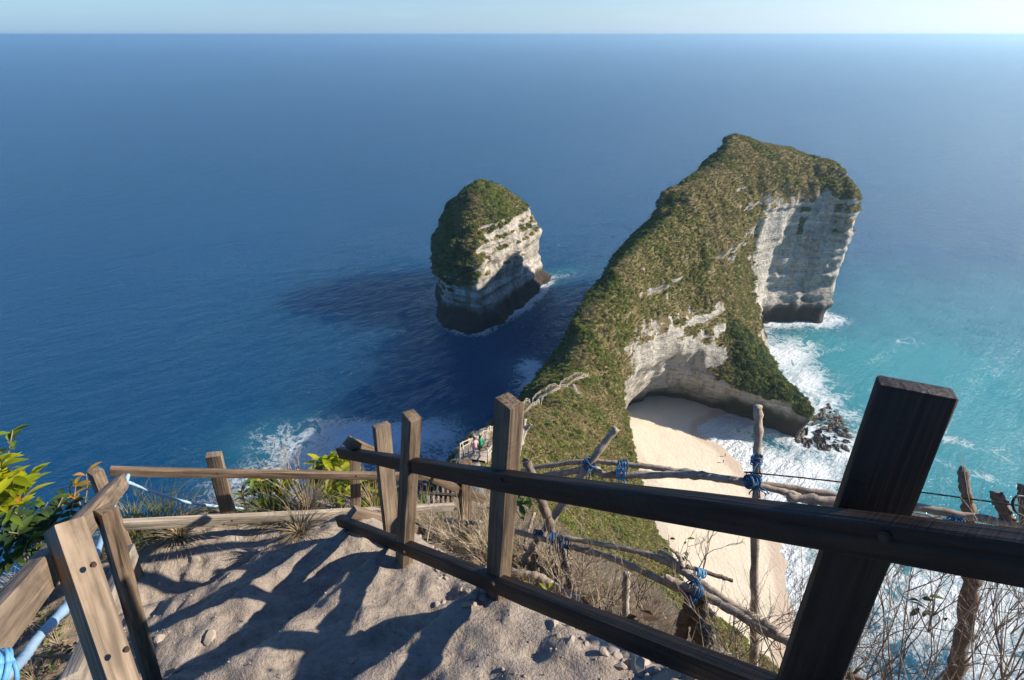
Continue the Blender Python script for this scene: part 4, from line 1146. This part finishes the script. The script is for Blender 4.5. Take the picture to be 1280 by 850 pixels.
tag(ribbon('beach_path', FLANK_TR, 1.0, 0.12, M_GULLY), kind='structure')
def resample(A, step):
    L = np.concatenate([[0], np.cumsum(np.linalg.norm(np.diff(A, axis=0), axis=1))])
    q = np.arange(0, L[-1], step)
    return np.stack([np.interp(q, L, A[:, k]) for k in range(3)], 1)
M_BAMBOO = m_plain('bamboo', (0.46, 0.38, 0.27), 0.6, 0.3, 0.25, 6)
def railing(A, off, label):
    A = resample(A, 1.7)
    T = np.gradient(A, axis=0); T[:, 2] = 0; T /= np.linalg.norm(T, axis=1, keepdims=True)
    B = A + np.stack([-T[:, 1], T[:, 0], 0 * T[:, 0]], 1) * off
    B[:, 2] += 0.35
    root = empty('bamboo_railing', tuple(B[0]), label, 'railing', 'bamboo railings along the ridge path')
    base = root.location
    tops = []
    for p in B:
        top = Vector(p) + Vector((random.uniform(-.15, .15), random.uniform(-.15, .15), random.uniform(1.0, 1.4)))
        v, f = tube_geo([Vector(p) - Vector((0, 0, 0.6)) - base, top - base], [0.06, 0.05], 5, 0.1)
        mesh_obj('post', v, f, M_BAMBOO, root); tops.append(top)
    for k in range(0, len(tops) - 1, 3):
        for h in (0.12, 0.55):
            seg = [t_ - Vector((0, 0, h + random.uniform(-.05, .05))) - base for t_ in tops[k:k + 4]]
            v, f = tube_geo(seg, [0.045] * len(seg), 5, 0.1)
            mesh_obj('rail', v, f, M_BAMBOO, root)
railing(RIDGE_TR, 1.05, 'pale bamboo railing on the sea side of the ridge path, at the drop')
railing(RIDGE_TR, -1.05, 'pale bamboo railing on the hill side of the ridge path, beside the scrub slope')

# ------------------------------------------------------------------ jagged rock shelf at the foot of the spur
def rock_shelf():
    """low broken wave-cut ledge: many wet blocks and split slabs in one mass"""
    r = random.Random(31); V_, F_ = [], []
    c0 = np.array(sea_pt(1006, 533)); a0, a1 = np.array(sea_pt(1036, 506)), np.array(sea_pt(992, 556))
    far = [np.array(sea_pt(*q)) for q in ((1036, 504), (1046, 514), (1056, 528), (1064, 546), (1062, 564), (1040, 568), (1014, 562), (990, 556))]
    bm0 = bmesh.new(); bmesh.ops.create_icosphere(bm0, subdivisions=1, radius=1.0)
    base_v = [v.co.copy() for v in bm0.verts]; base_f = [tuple(v.index for v in f.verts) for f in bm0.faces]; bm0.free()
    for _ in range(150):
        k = r.uniform(0, len(far) - 1.001); i = int(k)
        e = far[i] * (1 - (k - i)) + far[i + 1] * (k - i)
        u = math.sqrt(r.random()) ; p = c0 + (e - c0) * (0.12 + 0.85 * u)
        d = (e - c0) / np.linalg.norm(e - c0); yaw = math.atan2(d[1], d[0]) + r.uniform(-0.45, 0.45)
        sx_, sy_, sz_ = r.uniform(0.9, 2.6) * (1.25 - 0.5 * u), r.uniform(0.5, 1.1), r.uniform(0.5, 1.5) * (1.5 - 0.9 * u)
        n0 = len(V_); ax = [(Vector((r.uniform(-1, 1), r.uniform(-1, 1), r.uniform(-.4, 1))).normalized(), r.uniform(.35, .8)) for _ in range(7)]
        for q in base_v:
            w_ = q.copy()
            for a, l_ in ax:
                dd = w_.dot(a)
                if dd > l_: w_ -= a * (dd - l_)
            x, y = w_.x * sx_ * 1.4, w_.y * sy_ * 1.4
            V_.append((p[0] + x * math.cos(yaw) - y * math.sin(yaw), p[1] + x * math.sin(yaw) + y * math.cos(yaw), 0.15 + w_.z * sz_ * 1.4))
        F_ += [tuple(t_ + n0 for t_ in f) for f in base_f]
    o = mesh_obj('rock_shelf', V_, F_, m_plain('wet_dark_rock', (0.075, 0.060, 0.048), 0.7, 0.4, 0.4, 0.9), smooth=False)
    tag(o, kind='structure')
rock_shelf()

# ------------------------------------------------------------------ leafy shrubs, each leaf its own part
def leaf_mesh(name, L, Wd, fold, curl, mat):
    V_, F_ = [], []
    prof = [0.12, 0.75, 1.0, 0.72, 0.06]
    for i, w_ in enumerate(prof):
        u = i / 4
        z = -curl * L * u * u
        for s_ in (-1, 0, 1): V_.append((u * L, s_ * w_ * Wd * 0.5, z + (abs(s_) * fold * w_ * Wd)))
    for i in range(4):
        for j in range(2): F_.append((i * 3 + j, i * 3 + j + 3, i * 3 + j + 4, i * 3 + j + 1))
    me = bpy.data.meshes.new(name); me.from_pydata(V_, [], F_); me.materials.append(mat)
    me.polygons.foreach_set('use_smooth', [True] * len(me.polygons)); me.update(); return me
def leaf_set(mat, L):
    return [leaf_mesh('leaf', L * a, L * b, c, d, mat) for a, b, c, d in ((1, .42, .2, .15), (.8, .40, .3, .3), (1.15, .40, .15, .4), (.6, .34, .25, .1))]
def leafy(name, label, cat, root_p, tips, sets, per, up=0.55, stem_mat=None, spread=0.05, srad=0.005, group=None):
    """tips: (x, y, t[, set index]) sight-line points where leaf clusters sit"""
    root = empty(name, root_p, label, cat, group)
    base = root.location
    for tp in tips:
        q = tp.copy() if isinstance(tp, Vector) else at(*tp[:3])
        mid = (base + q) * 0.5 + Vector((random.uniform(-.05, .05), random.uniform(-.05, .05), 0.03))
        pts = smooth_path([(Vector((0, 0, 0)), srad), (mid - base, srad * .75), (q - base, srad * .4)], 4)
        v, f = tube_geo([p for p, _ in pts], [r_ for _, r_ in pts], 5, 0.1)
        mesh_obj('stem', v, f, stem_mat or M_TWIG, root)
        st = sets[tp[3]] if len(tp) > 3 else sets[0]
        dirn = (q - mid).normalized()
        for k in range(per):
            u = random.random()
            p = q - dirn * spread * 2.2 * u
            an = random.uniform(0, 6.283)
            d = (Vector((math.cos(an), math.sin(an), up * random.uniform(-0.4, 1.6))) + dirn * 0.5).normalized()
            o = bpy.data.objects.new('leaf', random.choice(st)); COL.objects.link(o); o.parent = root
            upv = Vector((random.uniform(-.5, .5), random.uniform(-.5, .5), 1))
            Y = upv.cross(d).normalized(); Z = d.cross(Y)
            M = Matrix((d, Y, Z)).transposed().to_4x4(); M.translation = p - base + d * 0.006
            o.matrix_basis = M
    return root
Y8, G8, D8, O8 = leaf_set(ML_YEL, 0.088), leaf_set(ML_FRESH, 0.08), leaf_set(ML_DEEP, 0.075), leaf_set(ML_ORANGE, 0.075)
leafy('leafy_shrub', 'bright yellow green shrub at the left edge, its big leaves lit against the sea', 'shrub', at(-25, 720, 2.5),
      [(8, 575, 2.35), (18, 592, 2.3), (4, 602, 2.3), (30, 600, 2.35, 2), (12, 618, 2.3), (36, 617, 2.4), (-8, 590, 2.3), (-6, 560, 2.4), (16, 538, 2.45, 1), (25, 628, 2.4, 1), (0, 580, 2.3), (22, 606, 2.3), (-4, 615, 2.3), (40, 590, 2.4), (10, 596, 2.4)], [Y8, G8, O8], 8)
leafy('leafy_shrub', 'dark green low shrub with dull drooping leaves between the left fence and the sea', 'shrub', at(48, 716, 2.75),
      [(18, 640, 2.5), (32, 650, 2.55), (48, 640, 2.6), (60, 628, 2.65, 1), (72, 640, 2.75), (40, 668, 2.55), (20, 672, 2.45), (58, 660, 2.7), (5, 655, 2.4), (80, 618, 2.9), (65, 676, 2.75), (2, 684, 2.5), (95, 606, 3.0, 2), (88, 628, 2.95), (30, 632, 2.6, 1), (10, 665, 2.4), (46, 684, 2.6), (76, 660, 2.8), (100, 640, 2.95), (52, 700, 2.6), (15, 700, 2.5), (68, 652, 2.7, 1), (35, 676, 2.5, 1), (90, 668, 2.8), (25, 655, 2.5)], [D8, G8, O8], 9, up=0.1)
leafy('leafy_sprig', 'small sprig with a few pink edged leaves by the leaning corner post', 'plant', at(104, 640, 3.3), [(95, 598, 3.25), (108, 592, 3.25), (112, 604, 3.25, 1)], [O8, G8], 3)
Y9, G9 = leaf_set(ML_YEL, 0.135), leaf_set(ML_FRESH, 0.12)
leafy('leafy_shrub', 'yellow green leafy shrub behind the post at the right end of the landing fence', 'shrub', at(425, 640, 4.75),
      [(412, 572, 4.7), (424, 580, 4.65), (408, 588, 4.6, 1), (432, 590, 4.6), (418, 600, 4.55, 1), (434, 604, 4.55, 1), (404, 602, 4.6), (428, 572, 4.8), (416, 590, 4.55), (398, 612, 4.5, 1), (425, 612, 4.5, 1), (440, 578, 4.7), (410, 618, 4.45, 0), (402, 578, 4.7), (420, 566, 4.75), (436, 596, 4.6), (392, 596, 4.6), (430, 620, 4.4), (414, 606, 4.5), (446, 600, 4.6)], [Y9, G9], 9)
leafy('leafy_shrub', 'fresh green shrub below the thin rail, left of the straw tuft', 'shrub', at(345, 640, 4.5),
      [(332, 606, 4.5), (350, 602, 4.5, 0), (345, 616, 4.45, 0), (330, 624, 4.4), (356, 610, 4.5), (322, 612, 4.5), (340, 628, 4.35), (318, 626, 4.4), (350, 622, 4.4, 1), (325, 600, 4.5), (338, 596, 4.55, 1), (346, 634, 4.3), (332, 634, 4.3), (360, 602, 4.5, 1)], [G9, Y9], 9)
leafy('leafy_shrub', 'yellow leaved shrub seen between the two leaning posts above the brown log', 'shrub', at(470, 645, 4.6),
      [(462, 604, 4.6), (472, 612, 4.6), (484, 606, 4.6, 1), (466, 622, 4.5, 1), (455, 612, 4.6), (478, 622, 4.5), (460, 626, 4.45), (488, 616, 4.5), (470, 598, 4.65), (480, 600, 4.6), (456, 600, 4.6), (466, 632, 4.4)], [Y9, G9], 9)
leafy('leafy_sprig', 'small olive sprig at the foot of the left landing post', 'plant', at(308, 640, 4.2), [(312, 612, 4.2), (302, 620, 4.2), (306, 606, 4.2)], [leaf_set(ML_FRESH, 0.07)], 5)
leafy('leafy_shrub', 'green shrub beside the picket railing on the lower stair', 'shrub', at(530, 660, 6.5), [(524, 622, 6.6), (530, 640, 6.3), (540, 648, 6.0), (552, 646, 6.0)], [G9], 9)
leafy('leafy_sprig', 'pale broad leaved weed at the foot of the lower handrail post', 'plant', at(566, 706, 3.7), [(560, 682, 3.65), (572, 686, 3.65), (566, 676, 3.7), (578, 676, 3.7)], [leaf_set(m_leaf('pale_leaf', (0.16, 0.20, 0.10), (0.30, 0.34, 0.18), 0.3), 0.06)], 5)
leafy('leafy_sprig', 'yellow flowered weed at the foot of the middle post', 'plant', at(660, 770, 2.15), [(656, 758, 2.12), (664, 762, 2.12), (650, 764, 2.1)], [leaf_set(ML_YEL, 0.03)], 6)
leafy('leafy_sprig', 'dark green broad leaf beside the middle post of the dark handrail', 'plant', at(652, 648, 3.3), [(646, 628, 3.2), (652, 622, 3.2)], [leaf_set(ML_DEEP, 0.09)], 4)
leafy('leafy_sprig', 'twiggy sprig with sparse green leaves under the dark upper rail, against the beach', 'plant', at(850, 745, 2.8), [(842, 700, 2.8), (862, 690, 2.85), (858, 672, 2.9), (836, 668, 2.9)], [leaf_set(ML_FRESH, 0.035)], 3, srad=0.003)
leafy('leafy_sprig', 'drab leafy twig hanging among bare branches at the lower right', 'plant', at(1160, 790, 2.2), [(1150, 752, 2.2), (1158, 745, 2.2), (1165, 765, 2.2)], [leaf_set(ML_DEEP, 0.05)], 3, up=-0.6, srad=0.003)

# ------------------------------------------------------------------ grass tufts
def tuft(label, p, n, h, mat, spread, seed, wid=0.004):
    v, f = grass_clump(n, h, seed, spread, wid)
    o = mesh_obj('grass_tuft', v, f, mat, None, loc=p); tag(o, label, 'grass', 'grass tufts round the landing')
    return o
ML_GRASSG = m_leaf('green_grass_blade', (0.10, 0.11, 0.035), (0.30, 0.27, 0.11), 0.3, 0.6, 16)
tuft('arching green and tan grass tuft between the corner post and the left landing post', at(205, 672, 3.95), 210, 0.36, ML_GRASSG, 1.2, 1)
tuft('second low grass tuft hanging over the edge nearer the corner post', at(172, 668, 3.7), 130, 0.26, ML_GRASSG, 1.2, 8)
tuft('grey green grass tuft left of the straw coloured one', at(345, 655, 4.25), 170, 0.42, ML_GRASSG, 0.9, 2)
tuft('straw coloured dry grass tuft in the middle behind the pale lower rail', at(385, 655, 4.3), 240, 0.40, ML_STRAW, 1.0, 3)
tuft('straw coloured grass right of the second landing post', at(470, 648, 4.4), 160, 0.34, ML_STRAW, 1.0, 4)
tuft('flattened dry grass on the soil under the left end of the pale rail', hit_ground(225, 672), 140, 0.20, ML_STRAW, 1.6, 5)
tuft('dead grass clump on the landing under the middle of the pale rail', hit_ground(375, 668), 120, 0.16, ML_STRAW, 1.6, 6)

# ------------------------------------------------------------------ bare dry shrubs
def shrub(label, p, seed, L, n, rad, spread, mat, up=1.0):
    v, f = twig_geo(seed, L, n, rad, spread, up)
    o = mesh_obj('dry_shrub', v, f, mat, None, loc=p); tag(o, label, 'dry shrub', 'bare dry shrubs along the cliff fence')
shrub('leafless pinkish shrub standing against the foam behind the landing fence', at(378, 625, 4.6), 41, 0.36, 5, 0.006, 0.55, M_BRANCHL)
for lab, px, py, tt, sd, L, n in (('bare twiggy shrub to the right of the big dark post', 1150, 885, 2.25, 42, 0.62, 6), ('bare twiggy shrub in the lower right corner', 1255, 880, 2.1, 43, 0.60, 6), ('bare shrub just behind the big dark post', 1075, 890, 2.3, 44, 0.60, 5),
                                 ('sparse bare shrub by the thin upright branch post', 975, 850, 2.5, 45, 0.50, 4), ('bare shrub behind the gnarled dark posts', 905, 830, 2.75, 46, 0.42, 5), ('bare shrub half way along the lower branch rail', 800, 760, 3.0, 47, 0.36, 5),
                                 ('tangled bare shrub beside the crossed branch posts', 725, 720, 3.3, 48, 0.40, 5), ('tangled bare shrub beside the lower handrail post', 612, 700, 3.9, 49, 0.42, 6), ('upright bare shrub cut by the right edge', 1300, 800, 2.0, 50, 0.5, 5),
                                 ('pale spindly shrub between the middle post and the crossed branches', 672, 690, 3.6, 51, 0.34, 5), ('tall spindly shrub rising behind the upper branch rail', 870, 720, 2.9, 52, 0.34, 3),
                                 ('fan of thin upright sticks left of the thick branch post at the lower right', 1120, 880, 2.15, 53, 0.8, 7), ('thin upright sticks right of the thick branch post', 1225, 890, 2.2, 54, 0.8, 7), ('low tangle of sticks between the big dark post and the foam', 1060, 865, 2.15, 55, 0.55, 7),
                                 ('sparse stick bush left of the thin upright branch post', 925, 850, 2.6, 56, 0.6, 5), ('pale stick bush right of the thin upright branch post', 1000, 870, 2.4, 57, 0.6, 6), ('brown stick bush under the lower branch rail end', 965, 880, 2.3, 58, 0.5, 6), ('pale brittle bush behind the dark lower rail', 760, 765, 2.7, 59, 0.34, 7), ('brown brittle bush behind the dark lower rail, nearer the middle post', 700, 745, 2.8, 60, 0.32, 7)):
    shrub(lab, at(px, py, tt), sd, L, n, 0.0036, 0.42, M_TWIG if sd % 2 else M_BRANCH)

# ------------------------------------------------------------------ stones
def rock_me(seed):
    bm = bmesh.new(); bmesh.ops.create_icosphere(bm, subdivisions=2, radius=1.0)
    r = random.Random(seed); ax = [Vector((r.uniform(-1, 1), r.uniform(-1, 1), r.uniform(-1, 1))).normalized() for _ in range(9)]
    lim = [r.uniform(0.45, 0.85) for _ in ax]
    for v in bm.verts:
        for a, l_ in zip(ax, lim):
            d = v.co.dot(a)
            if d > l_: v.co -= a * (d - l_)
        v.co *= r.uniform(0.95, 1.05)
        v.co.z *= 0.75
    me = bpy.data.meshes.new('stone'); bm.to_mesh(me); bm.free(); me.materials.append(M_STONE); return me
RM = [rock_me(60 + k) for k in range(6)]
def stone(px, py, s_, label=None, group=None):
    p = hit_ground(px, py, 0.5, 8)
    if p is None: return
    o = bpy.data.objects.new('stone', random.choice(RM)); COL.objects.link(o)
    o.location = p + Vector((0, 0, s_ * 0.25)); o.scale = (s_ * random.uniform(.8, 1.3), s_ * random.uniform(.8, 1.2), s_ * random.uniform(.7, 1.1)); o.rotation_euler = (random.uniform(-.4, .4), random.uniform(-.4, .4), random.uniform(0, 6.28))
    tag(o, label or 'rubble stone lying in the loose heap behind the lower dark rail', 'stone', group or (None if label else 'rubble stones behind the lower dark rail'))
for k in range(80):
    u = random.random()
    stone(680 + 190 * u + random.uniform(-22, 22), 765 + 95 * u + random.uniform(-28, 22), random.uniform(0.010, 0.026))
for k in range(26): stone(random.uniform(545, 606), random.uniform(706, 760), random.uniform(0.010, 0.020), 'small dark rubble in the gully between the middle and far posts of the handrail', 'gully rubble between the posts')
for lab, px, py, s_ in (('pinkish stone on the left side of the landing by a small hole', 243, 700, 0.045), ('pale flat stone on the left edge of the stair', 262, 800, 0.035), ('reddish stone at the bottom left of the stair', 222, 838, 0.02), ('whitish chip lying at the bottom of the stair', 350, 846, 0.013),
                        ('pale block of dirt beside the foot of the middle post', 706, 772, 0.045), ('grey stone in the middle of the stair', 440, 826, 0.02), ('pale stone near the left thin post', 200, 800, 0.03), ('larger grey rubble block near the bottom edge', 800, 838, 0.045), ('dark chip on the middle tread', 368, 790, 0.010)):
    stone(px, py, s_, lab)
GC = bpy.data.collections.new('gravel_kinds')
for k in range(4):
    o = bpy.data.objects.new('kind_' + 'abcd'[k], RM[k]); GC.objects.link(o)
n = 9000
gx_, gy_ = rng.uniform(-2.8, 1.6, n), rng.uniform(0.4, 3.9, n)
s_g, w_g = -0.61 * gx_ + 0.79 * gy_, 0.79 * gx_ + 0.61 * gy_
okg = (w_g > -0.9) & (w_g < 1.4) & (s_g < 4.0) & (rng.random(n) < 0.25 + 0.75 * sstep(-0.2, 0.5, noise2(gx_ * 3, gy_ * 3, 140)) + sstep(0.8, 1.05, w_g))
P = np.stack([gx_, gy_, ground_rel(gx_, gy_) + CAMZ + 0.001], 1)[okg]
scatter('gravel', P, 0.0018 + 0.0065 * rng.random(len(P)) ** 4, rng.uniform(0, 6.28, len(P)), rng.integers(0, 4, len(P)), GC)

# ------------------------------------------------------------------ people far below
M_SKIN = m_plain('skin', (0.36, 0.21, 0.14), 0.6, 0.3, 0.1)
M_HAIR = m_plain('dark_hair', (0.02, 0.015, 0.012), 0.6, 0.3, 0.1)
def person(p, yaw, label, shirt, shorts, stride=0.18):
    root = empty('person', p, label, 'person', 'people far below'); root.rotation_euler = (0, 0, yaw)
    pts = {'pel': (0, 0, .94, .115), 'bel': (0, 0, 1.08, .11), 'chest': (0, .01, 1.30, .125), 'neck': (0, .01, 1.48, .05), 'jaw': (0, .03, 1.56, .068), 'head': (0, .02, 1.66, .085)}
    E = [('pel', 'bel'), ('bel', 'chest'), ('chest', 'neck'), ('neck', 'jaw'), ('jaw', 'head')]
    for s_, n_ in ((-1, 'l'), (1, 'r')):
        f_ = s_ * stride
        pts.update({n_ + 'sh': (s_ * .17, 0, 1.40, .058), n_ + 'el': (s_ * .23, -f_ * .5, 1.13, .040), n_ + 'wr': (s_ * .24, -f_ * .5 + .10, .90, .028), n_ + 'pa': (s_ * .24, -f_ * .5 + .14, .83, .034),
                    n_ + 'hip': (s_ * .09, 0, .88, .085), n_ + 'kn': (s_ * .10, f_ * .7 + .02, .50, .056), n_ + 'an': (s_ * .10, f_ - .02, .09, .038), n_ + 'to': (s_ * .11, f_ + .15, .03, .032)})
        E += [('chest', n_ + 'sh'), (n_ + 'sh', n_ + 'el'), (n_ + 'el', n_ + 'wr'), (n_ + 'wr', n_ + 'pa'), ('pel', n_ + 'hip'), (n_ + 'hip', n_ + 'kn'), (n_ + 'kn', n_ + 'an'), (n_ + 'an', n_ + 'to')]
        for k in range(4):
            a = n_ + 'f%d' % k; L = (.06, .07, .066, .05)[k]
            pts[a] = (s_ * .24 + (k - 1.5) * .018, -f_ * .5 + .155, .79, .009); pts[a + 't'] = (s_ * .24 + (k - 1.5) * .019, -f_ * .5 + .165, .79 - L, .008)
            E += [(n_ + 'pa', a), (a, a + 't')]
        pts[n_ + 'th'] = (s_ * .24 - s_ * .03, -f_ * .5 + .17, .81, .010); E.append((n_ + 'pa', n_ + 'th'))
    keys = list(pts); me = bpy.data.meshes.new('body')
    me.from_pydata([pts[k][:3] for k in keys], [(keys.index(a), keys.index(b)) for a, b in E], [])
    o = bpy.data.objects.new('body', me); COL.objects.link(o); o.parent = root; me.materials.append(M_SKIN)
    md = o.modifiers.new('skin', 'SKIN')
    for k, v in zip(keys, me.skin_vertices[0].data): v.radius = (pts[k][3], pts[k][3])
    me.skin_vertices[0].data[0].use_root = True
    sb = o.modifiers.new('sub', 'SUBSURF'); sb.levels = 1; sb.render_levels = 1
    def cloth(name, pp, rr, mat):
        v, f = tube_geo(pp, rr, 12); return v, f, mat
    v, f = tube_geo([(0, 0, .86), (0, 0, 1.05), (0, .01, 1.25), (0, .01, 1.40), (0, .01, 1.46)], [.155, .15, .175, .165, .07], 14)
    for s_ in (-1, 1):
        a, b = tube_geo([(s_ * .14, 0, 1.40), (s_ * .20, -s_ * stride * .25, 1.27), (s_ * .225, -s_ * stride * .4, 1.16)], [.085, .075, .066], 10)
        n0 = len(v); v += a; f += [tuple(i + n0 for i in q) for q in b]
    mesh_obj('shirt', v, f, m_plain('shirt_cloth', shirt, 0.8, 0.2, 0.12), root)
    v, f = tube_geo([(0, 0, .99), (0, 0, .88), (0, 0, .80)], [.15, .155, .13], 14)
    for s_ in (-1, 1):
        a, b = tube_geo([(s_ * .09, 0, .88), (s_ * .10, s_ * stride * .35, .66), (s_ * .10, s_ * stride * .6, .52)], [.105, .095, .088], 10)
        n0 = len(v); v += a; f += [tuple(i + n0 for i in q) for q in b]
    mesh_obj('shorts', v, f, m_plain('shorts_cloth', shorts, 0.8, 0.2, 0.12), root)
    v, f = tube_geo([(0, .0, 1.585), (0, -.005, 1.66), (0, .0, 1.73), (0, .01, 1.765)], [.088, .102, .085, .03], 12)
    mesh_obj('hair', v, f, M_HAIR, root)
    v, f = tube_geo([(0, .105, 1.64), (0, .128, 1.615), (0, .108, 1.60)], [.008, .016, .012], 6); mesh_obj('nose', v, f, M_SKIN, root)
    return root
def on_beach(px, py):
    x, y = sea_pt(px, py, 1.0)
    i, j = int(round((x - bx[0]) / 1.4)), int(round((y - by[0]) / 1.4))
    return (x, y, float(bz[i, j]) - 0.01)
person(on_beach(906.5, 569), -1.3, 'tiny person in dark clothes on the sand, nearer the cave of two', (0.03, 0.03, 0.05), (0.03, 0.03, 0.04))
person(on_beach(904, 577), -1.1, 'tiny person in a dark top on the sand, nearer the viewer of two', (0.06, 0.03, 0.03), (0.04, 0.04, 0.06))
pg = hit(601, 572)
if pg is not None:
    person((pg.x, pg.y, pg.z + 0.3), 0.4, 'person in a bright green shirt walking down the ridge path', (0.01, 0.28, 0.13), (0.02, 0.02, 0.025))
pg = hit(594, 574)
if pg is not None:
    person((pg.x, pg.y, pg.z + 0.25), 0.6, 'person in a pale pink top behind the green shirted walker', (0.62, 0.36, 0.34), (0.10, 0.09, 0.12))

# unseen leafy shrub, added past the right edge to throw shade across the stair
SH9 = leaf_set(ML_FRESH, 0.11)
leafy('leafy_shrub', 'added leafy shrub out of view past the right edge, shading the stair', 'shrub', gpt(1.85, 1.15, -0.05),
      [Vector((1.62 + 0.55 * random.random(), 1.0 + 0.36 * random.random(), CAMZ - 0.72 - 0.75 * random.random())) for _ in range(13)], [SH9], 11, spread=0.07)
n = 5200
gx_, gy_ = rng.uniform(-0.9, 2.2, n), rng.uniform(0.3, 2.9, n)
w_g = 0.79 * gx_ + 0.61 * gy_
okg = (w_g > 0.93) & (w_g < 1.55 + 0.2 * rng.random(n))
P = np.stack([gx_, gy_, ground_rel(gx_, gy_) + CAMZ + 0.002], 1)[okg]
scatter('rubble_gravel', P, 0.003 + 0.014 * rng.random(len(P)) ** 3, rng.uniform(0, 6.28, len(P)), rng.integers(0, 4, len(P)), GC)
# ------------------------------------------------------------------ sea haze: one closed box of even air
def box_mesh(name, lo, hi, mat):
    v = [(x, y, z) for x in (lo[0], hi[0]) for y in (lo[1], hi[1]) for z in (lo[2], hi[2])]
    f = [(0, 1, 3, 2), (4, 6, 7, 5), (0, 4, 5, 1), (2, 3, 7, 6), (0, 2, 6, 4), (1, 5, 7, 3)]
    return mesh_obj(name, v, f, mat, smooth=False)
mh = bpy.data.materials.new('haze_air'); mh.use_nodes = True
mh.node_tree.nodes.remove(mh.node_tree.nodes['Principled BSDF'])
pv = mh.node_tree.nodes.new('ShaderNodeVolumePrincipled')
pv.inputs['Color'].default_value = (0.64, 0.89, 1.0, 1)
pv.inputs['Density'].default_value = 0.00011
pv.inputs['Anisotropy'].default_value = 0.60
mh.node_tree.links.new(pv.outputs[0], mh.node_tree.nodes['Material Output'].inputs['Volume'])
mh.cycles.homogeneous_volume = True if hasattr(mh.cycles, 'homogeneous_volume') else True
haze = box_mesh('haze', (-75000, -75000, -14), (75000, 75000, CAMZ + 6), mh)
tag(haze, kind='stuff')
#@@END
